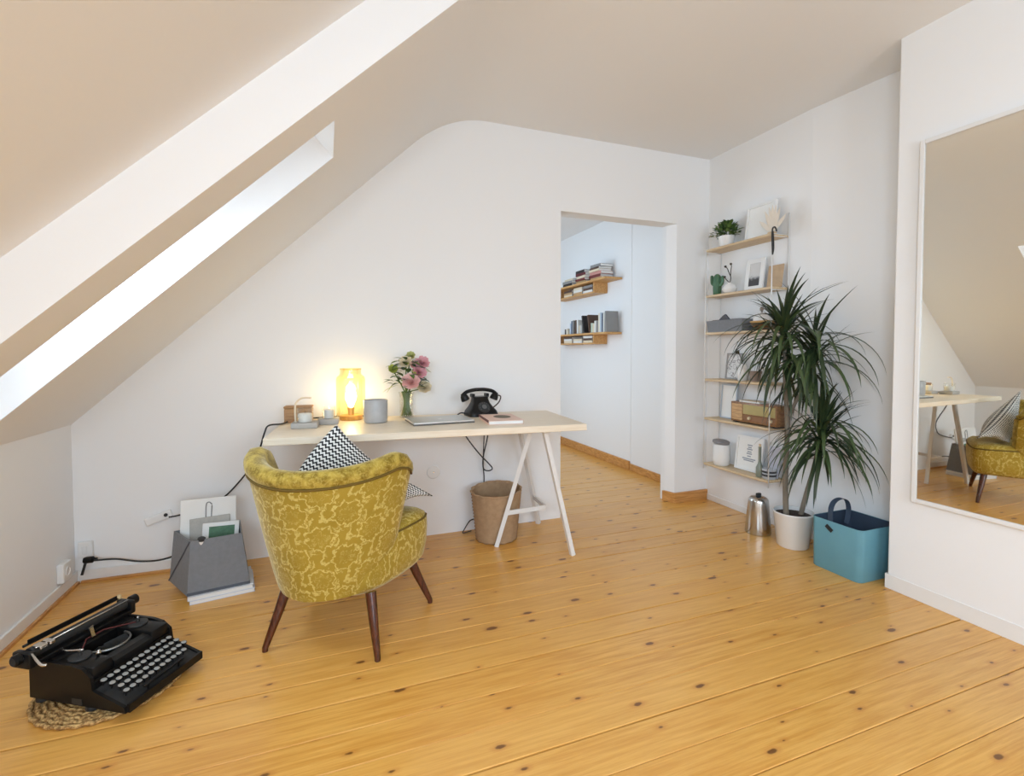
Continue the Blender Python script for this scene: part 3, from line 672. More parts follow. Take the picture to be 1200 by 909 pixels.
BO = [(-.122, -.105), (.131, -.105), (.131, .12), (-.205, .12)]; TO = [(-.105, -.105), (.100, -.105), (.100, .10), (-.180, .09)]
def rg(pl, z, k=1.0): return [Vector((x*k, y*k, z)) for x, y in pl]
V_ = grid(bm, [rg(BO, 0), rg(TO, .25), rg(TO, .25, .955), rg(BO, .006, .955)], closed_v=True); bm.faces.new(V_[0]); bm.faces.new(V_[-1]); link('body', bm, FELT, fb)
for s in (-1,):
    bm = BM(); bar(bm, (-.207, .118, .004), (-.108, -.104, .248), .004, .004); link('fold', bm, mat('dark_grey_seam', srgb(86, 88, 94), .9), fb)
bm = BM(); bar(bm, (-.123, -.1065, .0065), (.131, -.1065, .0065), .003, .012); link('hem', bm, mat('dark_grey_seam', srgb(86, 88, 94), .9), fb)
def paperboard(name, lab, cat, cx, y0, z0, wd, hh, tilt, th, m, yaw=0, roll=0, group=None):
    o = thing(name, lab, cat, tuple(fo+RB @ Vector((cx, y0, 0))+Vector((0, 0, z0))), rzb+yaw, group)
    o.rotation_euler = (-tilt, roll, rzb+yaw)
    bm = BM(); rbox(bm, (-wd/2, -th/2, 0), (wd/2, th/2, hh), min(.002, th/3), 1); link('board', bm, m, o)
    return o
f1 = paperboard('folder', 'large white folder standing at the back of the grey felt box', 'folder', -.045, .055, .07, .235, .355, math.radians(6), .012, PAPER, roll=math.radians(2))
bm = BM(); tube(bm, catmull([(.012, -.008, .325), (.0, -.010, .337), (-.012, -.008, .325), (-.012, -.008, .26), (-.006, -.008, .235)], 5)+[Vector((.010, -.008, .24)), Vector((.012, -.008, .32))], .0025, 6); link('clip', bm, mat('grey_wire', (.3, .3, .3), .4, .8), f1, smooth=True)
f2 = paperboard('magazine', 'white magazine with a green picture in front of the folder', 'magazine', .0, -.02, .07, .155, .25, math.radians(10), .008, PAPER, roll=math.radians(4))
bm = BM(); box(bm, (-.05, -.0048, .175), (.058, -.0042, .232)); link('green_picture', bm, mat('green_print', srgb(74, 112, 84), .6, var=.5, vscale=70), f2)
f3 = paperboard('brochure', 'grey brochure tucked between folder and magazine', 'brochure', -.03, .03, .07, .17, .27, math.radians(8), .006, mat('grey_print', srgb(176, 172, 164), .7, var=.2, vscale=40))
o = thing('rolled_paper', 'dark ended paper roll sticking out of the grey felt box', 'paper roll', tuple(fo+RB @ Vector((-.080, -.05, 0))+Vector((0, 0, .08))))
o.rotation_euler = (math.radians(12), math.radians(5), rzb)
bm = BM(); lathe(bm, [(.016, 0), (.016, .205)], 16); link('sheet', bm, PAPER, o, smooth=35)
bm = BM(); lathe(bm, [(.0165, .2051), (.0165, .215), (.010, .219)], 16); link('end_cap', bm, BLACKM, o, smooth=35)
# ------------------------------------------------------------------ typewriter on a woven mat
MATW, g, b = newmat('seagrass_weave')
tc_ = g.n('ShaderNodeTexCoord').outputs['Object']; f = g.noise(tc_, 120, 3)
g.L.new(g.mix(g.ramp(f, .35, .65), c4(srgb(128, 92, 46)), c4(srgb(206, 168, 108))), b.inputs['Base Color']); b.inputs['Roughness'].default_value = .85
mt = thing('woven_mat', 'round seagrass mat lying under the typewriter', 'mat', (-.705, 2.035, 0))
bm = BM(); lathe(bm, [(.20, 0), (.203, .004), (.19, .0065), (.02, .0065)], 64); link('underlay', bm, MATW, mt, smooth=40)
for k in range(11):
    R0 = .208-.0175*k; bm = BM(); pts = []
    for i in range(120):
        a = 2*PI*i/120; pts.append((( R0+.0025*math.sin(i*1.6))*math.cos(a), (R0+.0025*math.sin(i*1.6))*math.sin(a), .007+.002*math.cos(i*1.6+k)))
    tube(bm, pts, .0065, 6, True); link('braid', bm, MATW, mt, smooth=True)
MZ = .0155
ty = thing('typewriter', 'old black portable typewriter with round keys on a seagrass mat', 'typewriter', (-.728, 2.048, MZ), math.radians(58))
for x in (-.125, .125):
    for y in (-.10, .10):
        bm = BM(); lathe(bm, [(.018, 0), (.020, .004), (.018, .018)], 16, Matrix.Translation((x, y, 0))); link('rubber_foot', bm, BLACKM, ty, smooth=35)
# side cheeks with stepped outline down to the keyboard
def cheek(x0, x1):
    bm = BM(); extr(bm, [(.125, .018), (.125, .128), (.10, .142), (-.04, .142), (-.085, .135), (-.118, .112), (-.124, .072), (-.245, .036), (-.25, .018)], 0, x0, x1); return bm
for x0, x1 in ((-.146, -.136), (.136, .146)):
    link('side_panel', cheek(x0, x1), BLACK, ty)
bm = BM(); rbox(bm, (-.139, -.12, .018), (.139, .125, .095), .004, 1); rbox(bm, (-.135, .035, .09), (.135, .122, .141), .004, 1); link('body', bm, BLACK, ty)
for s in (-1, 1):      # top covers left and right of the type basket, with ribbon spools
    bm = BM(); rbox(bm, (s*.102-.034, -.115, .095), (s*.102+.034, .06, .138), .008, 2); tc2 = link('top_cover', bm, BLACK, ty, smooth=35)
    bm = BM(); lathe(bm, [(.030, .1385), (.031, .142), (.030, .1445), (.006, .146), (.006, .156), (.001, .157)], 24, Matrix.Translation((s*.100, -.02, 0))); link('ribbon_spool', bm, BLACKM, ty, smooth=35)
    bm = BM(); lathe(bm, [(.004, .157), (.0045, .164), (.001, .167)], 10, Matrix.Translation((s*.100, -.02, 0))); link('spool_knob', bm, CHROME, ty, smooth=35)
bm = BM(); extr(bm, [(-.118, .095), (-.118, .118), (-.10, .126), (-.075, .128), (-.075, .095)], 0, -.068, .068); link('front_plate', bm, BLACK, ty)
# type basket: fan of type bars with a bright segment arc
bm = BM(); tube(bm, [(.062*math.cos(a), -.005-.066*math.sin(a), .130) for a in [PI*i/20 for i in range(21)]], .004, 8); link('segment_ring', bm, mat('dull_steel', (.28, .28, .27), .35, .9), ty, smooth=True)
for k in range(23):
    a = PI*(.06+.88*k/22); bm = BM(); bar(bm, (.056*math.cos(a), -.005-.060*math.sin(a), .128), (.008*math.cos(a), .022-.010*math.sin(a), .112), .0022, .004); link('type_bar', bm, mat('dark_steel', (.16, .16, .155), .35, .9), ty)
bm = BM(); tube(bm, [(-.10, -.02, .147), (-.03, .045, .150), (.03, .045, .150), (.10, -.02, .147)], .0022, 6); link('ribbon', bm, mat('dark_red_ribbon', srgb(96, 38, 34), .6), ty, smooth=True)
# carriage
cr = BM(); rbox(cr, (-.185, .060, .142), (.160, .125, .158), .003, 1); rbox(cr, (-.190, .058, .142), (-.168, .128, .192), .006, 2); rbox(cr, (.142, .058, .142), (.162, .128, .190), .006, 2); cro = link('carriage', cr, BLACK, ty, smooth=35)
My = lambda x0, x1, y, z: (Matrix.Translation((x0, y, z)) @ Matrix.Rotation(PI/2, 4, 'Y'))
bm = BM(); lathe(bm, [(.018, 0), (.018, .31)], 24, My(-.168, 0, .090, .178)); link('platen', bm, BLACKM, cro, smooth=35)
for x, l_ in ((-.212, .022), (.162, .03)):
    bm = BM(); lathe(bm, [(.013, 0), (.018, .004), (.018, l_-.004), (.012, l_)], 20, My(x, 0, .090, .178)); link('platen_knob', bm, BLACK, cro, smooth=35)
bm = BM(); tube(bm, [(-.165, .068, .198), (.14, .068, .198)], .0028, 8); link('paper_bail', bm, CHROME, cro, smooth=True)
bm = BM(); tube(bm, [(-.165, .118, .196), (.14, .118, .196)], .0045, 8); link('paper_rail', bm, BLACK, cro, smooth=True)
bm = BM(); rbox(bm, (-.155, .112, .196), (.135, .116, .212), .001, 1); link('paper_table', bm, BLACK, cro)
for x, w_ in ((-.150, .022), (-.125, .016)):
    bm = BM(); rbox(bm, (x-w_/2, .052, .190), (x+w_/2, .088, .203), .003, 1); link('margin_stop', bm, CHROME, cro, smooth=35)
bm = BM(); tube(bm, catmull([(-.180, .06, .188), (-.190, .03, .182), (-.196, .0, .172), (-.190, -.012, .170)], 5), .004, 8); link('return_lever', bm, CHROME, cro, smooth=True)
bm = BM(); tube(bm, catmull([(-.10, .052, .16), (-.115, .02, .165), (-.10, -.035, .166)], 5), .0028, 8); link('lever', bm, CHROME, ty, smooth=True)
bm = BM(); tube(bm, [(-.062, -.05, .146), (-.085, -.075, .150)], [.004, .0075], 10); link('lever', bm, CHROME, ty, smooth=True)
bm = BM(); bar(bm, (-.01, .04, .150), (-.01, .05, .178), .012, .003); bar(bm, (-.018, .05, .178), (-.002, .05, .182), .004, .004); link('type_guide', bm, CHROME, ty)
bm = BM(); lathe(bm, [(.006, 0), (.009, .006), (.006, .016)], 12, Matrix.Translation((.148, .12, .192))); link('release_knob', bm, mat('ivory_tip', srgb(206, 178, 128), .4), cro, smooth=35)
# keyboard: frame, and every key
bm = BM(); extr(bm, [(-.246, .018), (-.246, .030), (-.120, .068), (-.120, .018)], 0, -.136, .136); kb = link('keyboard_deck', bm, BLACKM, ty)
bm = BM(); bar(bm, (-.138, -.252, .030), (.138, -.252, .030), .010, .026); link('front_rail', bm, BLACK, ty)
KT = mat('key_top', srgb(150, 150, 146), .3, var=.15); 
kp = BM(); lathe(kp, [(.0068, 0), (.0085, .0015), (.0085, .004), (.0068, .005)], 12); bmesh.ops.recalc_face_normals(kp, faces=kp.faces[:]); kme = bpy.data.meshes.new('key'); kp.to_mesh(kme); kp.free(); kme.materials.append(KT)
kr = BM(); lathe(kr, [(.0095, -.001), (.0102, .001), (.0098, .0035), (.0088, .0035)], 12); lathe(kr, [(.002, -.016), (.002, 0)], 6); bmesh.ops.recalc_face_normals(kr, faces=kr.faces[:]); krm = bpy.data.meshes.new('key_ring'); kr.to_mesh(krm); kr.free(); krm.materials.append(BLACK)
for r_, (yy, zz, nk, xo) in enumerate([(-.140, .092, 12, .0), (-.166, .083, 12, .006), (-.192, .074, 12, .012), (-.217, .065, 11, .008)]):
    for k in range(nk):
        x = -.122+xo+k*.0212
        o = bpy.data.objects.new('key', kme); C.objects.link(o); o.parent = ty; o.location = (x, yy, zz); o.rotation_euler = (math.radians(10), 0, 0)
        q = bpy.data.objects.new('key_ring', krm); C.objects.link(q); q.parent = o
bm = BM(); rbox(bm, (-.075, -.243, .050), (.075, -.231, .058), .004, 2); rbox(bm, (-.06, -.238, .03), (-.055, -.234, .052), .001, 1); rbox(bm, (.055, -.238, .03), (.06, -.234, .052), .001, 1); link('space_bar', bm, BLACK, ty, smooth=35)
bm = BM(); box(bm, (-.1475, -.085, .022), (-.146, -.045, .040)); link('maker_plate', bm, mat('tarnished_plate', (.06, .055, .05), .4, .5), ty)
# ------------------------------------------------------------------ items on the floor by the niche
mp = thing('metal_jug', 'brushed steel canister with black knob on the floor by the plant', 'canister', (2.545, 2.315, 0))
STEEL = mat('brushed_steel', (.55, .54, .52), .22, 1.0)
bm = BM(); lathe(bm, [(.074, 0), (.076, .006), (.059, .205), (.056, .216), (.046, .226), (.012, .232)], 32); link('body', bm, STEEL, mp, smooth=40)
bm = BM(); rbox(bm, (-.016, -.01, .229), (.016, .01, .252), .005, 2); link('knob', bm, BLACKM, mp, smooth=35)
BLUE, g, b = newmat('petrol_blue_felt'); tc_ = g.n('ShaderNodeTexCoord').outputs['Object']
g.L.new(g.mix(g.noise(tc_, 8, 3), c4(srgb(92, 142, 156)), c4(srgb(106, 156, 168))), b.inputs['Base Color']); b.inputs['Roughness'].default_value = .6
NAVY = mat('dark_navy_lining', srgb(52, 66, 84), .9)
bb = thing('storage_bin', 'petrol blue storage bin with dark strap handle next to the plant', 'bin', (2.585, 1.745, 0))
def rrect(hx, hy, r, z, n=6):
    out = []
    for cx, cy_, a0 in ((hx-r, hy-r, 0), (-hx+r, hy-r, PI/2), (-hx+r, -hy+r, PI), (hx-r, -hy+r, 1.5*PI)):
        for k in range(n+1): a = a0+PI/2*k/n; out.append(Vector((cx+r*math.cos(a), cy_+r*math.sin(a), z)))
    return out
bm = BM(); V_ = grid(bm, [rrect(.140, .128, .03, 0), rrect(.141, .130, .03, .004), rrect(.143, .134, .03, .262), rrect(.1415, .1325, .029, .264), rrect(.140, .131, .029, .263)], closed_v=True); bm.faces.new(V_[0]); link('body', bm, BLUE, bb, smooth=40)
bm = BM(); V_ = grid(bm, [rrect(.140, .131, .029, .262), rrect(.137, .126, .028, .01)], closed_v=True); bm.faces.new(V_[-1]); link('lining', bm, NAVY, bb, smooth=40)
bm = BM(); path = catmull([(-.137, .03, .20), (-.135, .03, .27), (-.125, .035, .33), (-.09, .04, .362), (-.04, .04, .37), (.0, .04, .35), (.015, .04, .30), (.0, .04, .23)], 6)
R_rows = [[p+Vector((0, dy, 0))+n_ for dy, n_ in ((-.013, Vector((-.002, 0, 0))), (.013, Vector((-.002, 0, 0))), (.013, Vector((.002, 0, -.002))), (-.013, Vector((.002, 0, -.002))))] for p in path]
V_ = grid(bm, R_rows, closed_v=True); bm.faces.new(V_[0]); bm.faces.new(V_[-1]); st = link('strap', bm, NAVY, bb, smooth=40)
bm = BM(); rbox(bm, (-.147, .010, .215), (-.1425, .050, .236), .001, 1, Matrix.Translation((0, .03, .2255)) @ Matrix.Rotation(math.radians(35), 4, 'X') @ Matrix.Translation((0, -.03, -.2255))); link('strap_tab', bm, BLACKM, bb)
# ------------------------------------------------------------------ dragon tree
dt = thing('dragon_tree', 'tall dragon tree with drooping narrow leaves in white pot', 'potted plant', (2.565, 2.085, 0))
bm = BM(); lathe(bm, [(.078, 0), (.084, .006), (.106, .195), (.110, .200), (.109, .206), (.103, .206), (.100, .17)], 40); pt = link('pot', bm, WHITEC, dt, smooth=40)
bm = BM(); V_ = []; lathe(bm, [(.099, .172), (.098, .184), (.06, .190), (.005, .188)], 32); link('soil', bm, mat('potting_soil', (.035, .022, .014), .95, var=.5, vscale=90, bump=1, bscale=150), dt, smooth=True)
BARK = mat('grey_brown_bark', srgb(122, 112, 98), .85, var=.2, bump=.5, bscale=90)
crowns = [(Vector((-.095, .0, 1.27)), 96, 0), (Vector((.03, -.09, 1.20)), 92, 0), (Vector((.025, -.15, .74)), 105, 1)]
t1 = catmull([(-.045, .01, .18), (-.055, .01, .40), (-.06, 0, .70), (-.085, 0, 1.0), crowns[0][0]], 6)
bm = BM(); tube(bm, t1, [.016-.006*i/len(t1) for i in range(len(t1))], 10); link('trunk', bm, BARK, dt, smooth=True)
t2_ = catmull([(-.06, 0, .74), (-.03, -.03, .86), (.01, -.07, .98), crowns[1][0]], 6)
bm = BM(); tube(bm, t2_, .010, 10); link('branch', bm, BARK, dt, smooth=True)
t3 = catmull([(.035, -.02, .18), (.04, -.05, .32), (.035, -.1, .5), crowns[2][0]], 6)
bm = BM(); tube(bm, t3, [.014-.005*i/len(t3) for i in range(len(t3))], 10); link('trunk', bm, BARK, dt, smooth=True)
DL = mat('dragon_leaf', srgb(46, 60, 36), .4, var=.3, vscale=6); DL2 = mat('dragon_leaf_light', srgb(64, 80, 46), .4, var=.3, vscale=6)
def droopleaf(elev, L, W, drp):
    bm = BM(); P = []; x = z = 0.; n = 11
    for i in range(n+1):
        t = i/n; e = elev-drp*t**.72
        w_ = W*(min(1, .55+t*2.2))*(1-t**2.6)+.0006
        nx_, nz_2 = -math.sin(e), math.cos(e)
        P.append([Vector((x+nx_*w_*.18, -w_/2, z+nz_2*w_*.18)), Vector((x, 0, z)), Vector((x+nx_*w_*.18, w_/2, z+nz_2*w_*.18))])
        x += math.cos(e)*L/n; z += math.sin(e)*L/n
    grid(bm, P); me = bpy.data.meshes.new('leaf'); bm.to_mesh(me); bm.free(); me.shade_smooth(); me.materials.append(random.choice([DL, DL, DL2])); return me, [r[1].copy() for r in P]
LV = []
for el in (1.45, 1.3, 1.15, 1.0, .8, .6, .4, .15, -.2, -.5):
    for rep in range(2):
        L = random.uniform(.38, .50); up_ = el > 1.1
        LV.append((el, *droopleaf(el, L*(.86 if up_ else 1), random.uniform(.024, .030), (random.uniform(.3, 1.5) if up_ else max(.45, (el+1.5))*random.uniform(.8, 1.02)))))
base_w = Vector((2.565, 2.085, 0))
for ci, (cpos, nl, low) in enumerate(crowns):
    cnt = 0; tries = 0
    while cnt < nl and tries < 4000:
        tries += 1
        el, me, spine = random.choice(LV)
        a = random.uniform(0, 2*PI); s_ = random.uniform(.72, 1.0)*(1.0 if not low else .95)
        off_ = cpos+Vector((0, 0, random.uniform(-.16, .03)))
        if el < .5: off_ = off_-Vector((0, 0, .05))
        ca, sa = math.cos(a), math.sin(a); ok = True
        for sp in spine[::2]+[spine[-1]]:
            wx = base_w.x+off_.x+ca*sp.x*s_; wy = base_w.y+off_.y+sa*sp.x*s_; wz = off_.z+sp.z*s_
            lim = 2.735 if wy > 2.12 else (2.742+(2.154-wy)*.12)
            if wy < 1.58: lim = 2.50
            if wx > lim or wz < .27: ok = False; break
            if wx > 2.59 and wy > 2.27 and wz < 1.9: ok = False; break     # keep clear of the shelves
        if not ok: continue
        o = bpy.data.objects.new('leaf', me); C.objects.link(o); o.parent = dt; o.location = off_; o.rotation_euler = (0, 0, a); o.scale = (s_, s_, s_); cnt += 1
# ------------------------------------------------------------------ mirror
mi = thing('wall_mirror', 'large rectangular mirror in a thin white frame on the wall', 'mirror', (XM, .94, .455))
MIR = bpy.data.materials.new('mirror_glass'); MIR.use_nodes = True; g = G(MIR); b = g.nt.nodes['Principled BSDF']
b.inputs['Metallic'].default_value = 1; b.inputs['Roughness'].default_value = .015
g.L.new(g.mix(g.noise(g.n('ShaderNodeTexCoord').outputs['Object'], 2, 2), c4((.93, .92, .86)), c4((.95, .94, .88))), b.inputs['Base Color'])
y0, y1, zt_ = -.5, .5, 1.635; fwid = .02
for lo, hi in [((-.026, y0, 0), (0, y0+fwid, zt_)), ((-.026, y1-fwid, 0), (0, y1, zt_)), ((-.026, y0+fwid, 0), (0, y1-fwid, fwid)), ((-.026, y0+fwid, zt_-fwid), (0, y1-fwid, zt_))]:
    bm = BM(); rbox(bm, lo, hi, .003, 2); link('frame_rail', bm, STEELW, mi)
bm = BM(); box(bm, (-.020, y0+fwid-.002, fwid-.002), (-.004, y1-fwid+.002, zt_-fwid+.002)); link('mirror_glass', bm, MIR, mi)
# ------------------------------------------------------------------ ladder shelf on the niche wall
ASH = woodmat('pale_ash', srgb(196, 168, 130), srgb(220, 196, 160), (14, 1, 14), .5)
SX0, SX1, SY0, SY1 = 2.606, 2.752, 2.305, 2.865
SZ = [1.885, 1.552, 1.283, .945, .660, .325]          # top faces
ws = thing('wall_shelf', 'white wire ladder wall shelf with six pale wooden boards', 'shelf', (SX1, (SY0+SY1)/2, .27))
o0 = Vector(ws.location)
for z in SZ:
    bm = BM(); rbox(bm, Vector((SX0, SY0, z-.016))-o0, Vector((SX1, SY1, z))-o0, .003, 1); link('shelf_board', bm, ASH, ws)
for y in (SY0-.004, SY1+.004):
    bm = BM()
    for x in (SX0+.004, SX1-.003): tube(bm, [Vector((x, y, .28))-o0, Vector((x, y, 2.02 if x > 2.7 else 1.90))-o0], .0038, 8)
    lad = link('ladder_upright', bm, STEELW, ws, smooth=True)
    for z in SZ+[2.0-.1]:
        bm = BM(); tube(bm, [Vector((SX0+.004, y, z-.020))-o0, Vector((SX1-.003, y, z-.020))-o0], .0025, 6); link('rung', bm, STEELW, lad, smooth=True)
sb = thing('strap_loop', 'black leather strap hanging over the top shelf board', 'strap', (SX0+.002, SY0-.016, 1.90))
bm = BM(); tube(bm, catmull([(-.012, -.004, -.155), (-.014, 0, -.05), (-.012, 0, .0), (.0, 0, .016), (.014, 0, .012), (.022, 0, -.008)], 6), .0045, 8); link('loop', bm, BLACKM, sb, smooth=True)
bm = BM(); tube(bm, catmull([(-.012, -.004, -.155), (-.004, -.004, -.12), (-.006, -.004, -.06), (-.006, 0, -.01)], 6), .0035, 8); link('strap_end', bm, BLACKM, sb, smooth=True)
SXC = 2.685
def lean(name, lab, cat, yc, z, wd, hh, m, tilt=8, xb=2.735, th=.012, yaw=0, frame=None):
    """framed picture leaning against the wall, facing -x"""
    t = thing(name, lab, cat, (xb-math.sin(math.radians(tilt))*hh-.008, yc, z), yaw)
    t.rotation_euler = (0, math.radians(tilt), yaw); t.location.z = z+.002
    if frame:
        fm, fwd = frame
        for lo, hi in [((-th, -wd/2, 0), (0, -wd/2+fwd, hh)), ((-th, wd/2-fwd, 0), (0, wd/2, hh)), ((-th, -wd/2+fwd, 0), (0, wd/2-fwd, fwd)), ((-th, -wd/2+fwd, hh-fwd), (0, wd/2-fwd, hh))]:
            bm = BM(); box(bm, lo, hi); link('frame_rail', bm, fm, t)
        bm = BM(); box(bm, (-th*.6, -wd/2+fwd, fwd), (-.001, wd/2-fwd, hh-fwd)); link('picture', bm, m, t)
    else:
        bm = BM(); rbox(bm, (-th, -wd/2, 0), (0, wd/2, hh), .002, 1); link('panel', bm, m, t)
    return t
# top board
hp = thing('potted_herb', 'small bushy green herb in a white pot on top board', 'potted plant', (2.668, 2.735, SZ[0]))
bm = BM(); lathe(bm, [(.042, 0), (.046, .004), (.056, .07), (.057, .074), (.053, .074), (.050, .06)], 28); link('pot', bm, WHITEC, hp, smooth=40)
bm = BM(); lathe(bm, [(.0505, .06), (.02, .066)], 20); link('soil', bm, MC['potting_soil'], hp)
for k in range(300):
    a = random.uniform(0, 2*PI); el = random.uniform(.0, 1.3); r = random.uniform(.04, .090)
    bs = Vector((r*math.cos(a)*math.cos(el), r*math.sin(a)*math.cos(el)*1.25, .078+.095*math.sin(el)*random.uniform(.6, 1.2)))
    if bs.x > .052: continue
    bm = BM(); d = Vector((math.cos(a), math.sin(a), math.sin(el)*1.2+random.uniform(-.3, .5))); leafmesh(bm, bs-d*.008, d, .032, .024, droop=.2); link('leaf', bm, random.choice([LEAFM, LEAFM, LEAFD]), hp, smooth=True, recalc=False)
for k in range(8):
    a = k*.785; bm = BM(); tube(bm, [(.012*math.cos(a), .012*math.sin(a), .062), (.04*math.cos(a), .04*math.sin(a), .12)], .0018, 5); link('stem', bm, STEM, hp)
lean('framed_picture', 'empty white framed canvas leaning beside the potted herb', 'picture', 2.475, SZ[0], .225, .235, PAPER, 7, th=.02, frame=(TRIMW, .014))
dw = thing('paper_star', 'pale folded paper ornament at the end of top board', 'ornament', (2.645, 2.335, SZ[0]))
bm = BM()
for k in range(7):
    a = PI*(.1+.8*k/6); leafmesh(bm, (0, 0, .012), (0, math.cos(a)*.35, math.sin(a)), .17*(.7+.3*math.sin(a)), .03, up=(1, 0, 0), droop=0)
link('paper_fan', bm, mat('cream_paper', srgb(224, 212, 196), .8), dw, smooth=True, recalc=False)
bm = BM(); rbox(bm, (-.02, -.02, 0), (.02, .02, .014), .003, 1); link('foot', bm, ASH, dw)
# second board
CACT = mat('cactus_green', srgb(74, 112, 82), .5, var=.15, vscale=30)
ca = thing('cactus_figurine', 'green ceramic cactus figurine with two raised arms', 'figurine', (2.665, 2.815, SZ[1]))
def ribbed(bm, pts, rads, ribs=9):
    n = len(pts); rows = []
    for i, (p, r) in enumerate(zip(pts, rads)):
        rows.append([Vector(p)+Vector((r*(1+.12*math.cos(ribs*a))*math.cos(a), r*(1+.12*math.cos(ribs*a))*math.sin(a), 0)) for a in [2*PI*k/36 for k in range(36)]])
    V_ = grid(bm, rows, closed_v=True); bm.faces.new(V_[0]); bm.faces.new(V_[-1])
bm = BM(); ribbed(bm, [(0, 0, z) for z in (0, .03, .08, .12, .14, .150, .155)], [.024, .026, .027, .026, .021, .012, .003]); link('stem_body', bm, CACT, ca, smooth=True)
for s, zb, zt2 in ((1, .075, .15), (-1, .065, .135)):
    bm = BM(); tube(bm, catmull([(0, s*.02, zb), (0, s*.044, zb+.012), (0, s*.052, zb+.035), (0, s*.052, zt2)], 5), [.011]*15+[.006], 10); link('arm', bm, CACT, ca, smooth=True)
dv = thing('bud_vase', 'round white vase holding a dark dried twig on second board', 'vase', (2.655, 2.688, SZ[1]))
bm = BM(); lathe(bm, [(.026, 0), (.044, .012), (.050, .032), (.040, .054), (.016, .068), (.012, .076), (.009, .074)], 28); link('vase_body', bm, WHITEC, dv, smooth=40)
DRY = mat('dried_dark_twig', srgb(58, 52, 46), .9)
for pts in ([(0, 0, .07), (0, -.01, .11), (-.01, .0, .15), (-.01, .012, .175), (-.01, .03, .19)], [(0, -.008, .115), (-.01, -.02, .15), (-.01, -.025, .185), (-.01, -.02, .20)], [(0, 0, .075), (0, .03, .10), (0, .045, .12)]):
    bm = BM(); tube(bm, catmull(pts, 4), .003, 6); tw = link('twig', bm, DRY, dv, smooth=True)
    bm = BM(); lathe(bm, [(.002, -.007), (.009, 0), (.007, .007), (.002, .009)], 10, Matrix.Translation(pts[-1])); link('dried_bud', bm, DRY, tw, smooth=True)
PHOTO, g, b = newmat('dark_landscape_print'); tc_ = g.n('ShaderNodeTexCoord').outputs['Object']; sp_ = g.n('ShaderNodeSeparateXYZ'); g.L.new(tc_, sp_.inputs[0])
hz = g.m('ADD', sp_.outputs[2], g.m('MULTIPLY', g.noise(tc_, 60, 3), .04))
g.L.new(g.mix(g.ramp(hz, .09, .125), c4(srgb(62, 58, 58)), c4(srgb(206, 204, 202))), b.inputs['Base Color'])
pf = lean('photo_frame', 'white framed photo of a dark skyline on second board', 'picture', 2.520, SZ[1], .150, .215, PHOTO, 7, frame=(TRIMW, .03))
lean('picture_card', 'blurry brown picture card at the end of second board', 'picture', 2.365, SZ[1], .115, .15, mat('sepia_print', srgb(188, 160, 128), .7, var=.22, vscale=22), 8, th=.006)
# third board
fk = thing('felt_basket', 'low grey felt basket with knotted corner on third board', 'basket', (2.672, 2.69, SZ[2]))
bm = BM(); quadbox(bm, (-.058, -.155, .058, .155), (-.066, -.165, .066, .165), 0, .082, .005); link('body', bm, FELT, fk)
bm = BM(); extr(bm, [(-.05, .083), (-.01, .122), (.012, .112), (.05, .083)], 0, -.062, -.050); link('knot_flap', bm, mat('dark_grey_seam', srgb(86, 88, 94), .9), fk)
bm = BM(); rbox(bm, (-.05, -.14, .02), (.05, .14, .088), .012, 2); link('folded_cloth', bm, mat('grey_cloth', srgb(120, 112, 110), .95, var=.2), fk, smooth=35)
bt = thing('wooden_tray', 'flat pale wooden tray stacked on a dark bowl, third board', 'tray', (2.675, 2.405, SZ[2]+.044))
OAKP = woodmat('light_oak_dish', srgb(190, 148, 92), srgb(216, 178, 122), (3, 3, 20), .45)
bm = BM(); lathe(bm, [(.055, .0), (.066, .004), (.072, .016), (.069, .017), (.06, .008)], 32, Matrix.Diagonal((1, 1.45, 1, 1))); link('dish', bm, OAKP, bt, smooth=40)
db = thing('wooden_bowl', 'shallow dark wooden bowl under the pale tray', 'bowl', (2.675, 2.405, SZ[2]))
bm = BM(); lathe(bm, [(.035, 0), (.045, .006), (.066, .034), (.069, .043), (.064, .043), (.05, .02)], 32, Matrix.Diagonal((1, 1.35, 1, 1))); link('dish', bm, woodmat('dark_oak_dish', srgb(92, 66, 40), srgb(128, 94, 58), (3, 3, 20), .5), db, smooth=40)
wl = thing('butter_bell', 'white domed lid with a small knob on the wooden tray', 'dome', (2.675, 2.43, SZ[2]+.058))
bm = BM(); lathe(bm, [(.052, 0), (.054, .006), (.050, .025), (.038, .043), (.018, .054), (.004, .057)], 28); link('dome', bm, WHITEC, wl, smooth=40)
bm = BM(); lathe(bm, [(.006, .056), (.006, .068), (.012, .076), (.012, .090), (.004, .096)], 14); link('knob', bm, mat('taupe_knob', srgb(146, 134, 124), .5), wl, smooth=40)
# fourth board
LINE, g, b = newmat('line_drawing_print'); tc_ = g.n('ShaderNodeTexCoord').outputs['Object']
f = g.noise(tc_, 24, 2); g.L.new(g.mix(g.m('SUBTRACT', 1.0, g.ramp(g.m('ABSOLUTE', g.m('SUBTRACT', f, .5)), .0, .03)), c4(srgb(214, 210, 206)), c4(srgb(120, 112, 110))), b.inputs['Base Color'])
lean('framed_picture', 'grey framed line drawing standing on fourth board', 'picture', 2.695, SZ[3], .135, .185, LINE, 6, frame=(mat('grey_frame', srgb(150, 146, 142), .5), .010))
dz = thing('bud_vase', 'slim white vase with one black dried flower, fourth board', 'vase', (2.665, 2.570, SZ[3]))
bm = BM(); lathe(bm, [(.028, 0), (.032, .004), (.036, .05), (.030, .095), (.022, .115), (.020, .112)], 24); link('vase_body', bm, WHITEC, dz, smooth=40)
bm = BM(); tube(bm, catmull([(0, 0, .09), (0, .012, .14), (0, .035, .185)], 5), .002, 6); tw = link('twig', bm, DRY, dz, smooth=True)
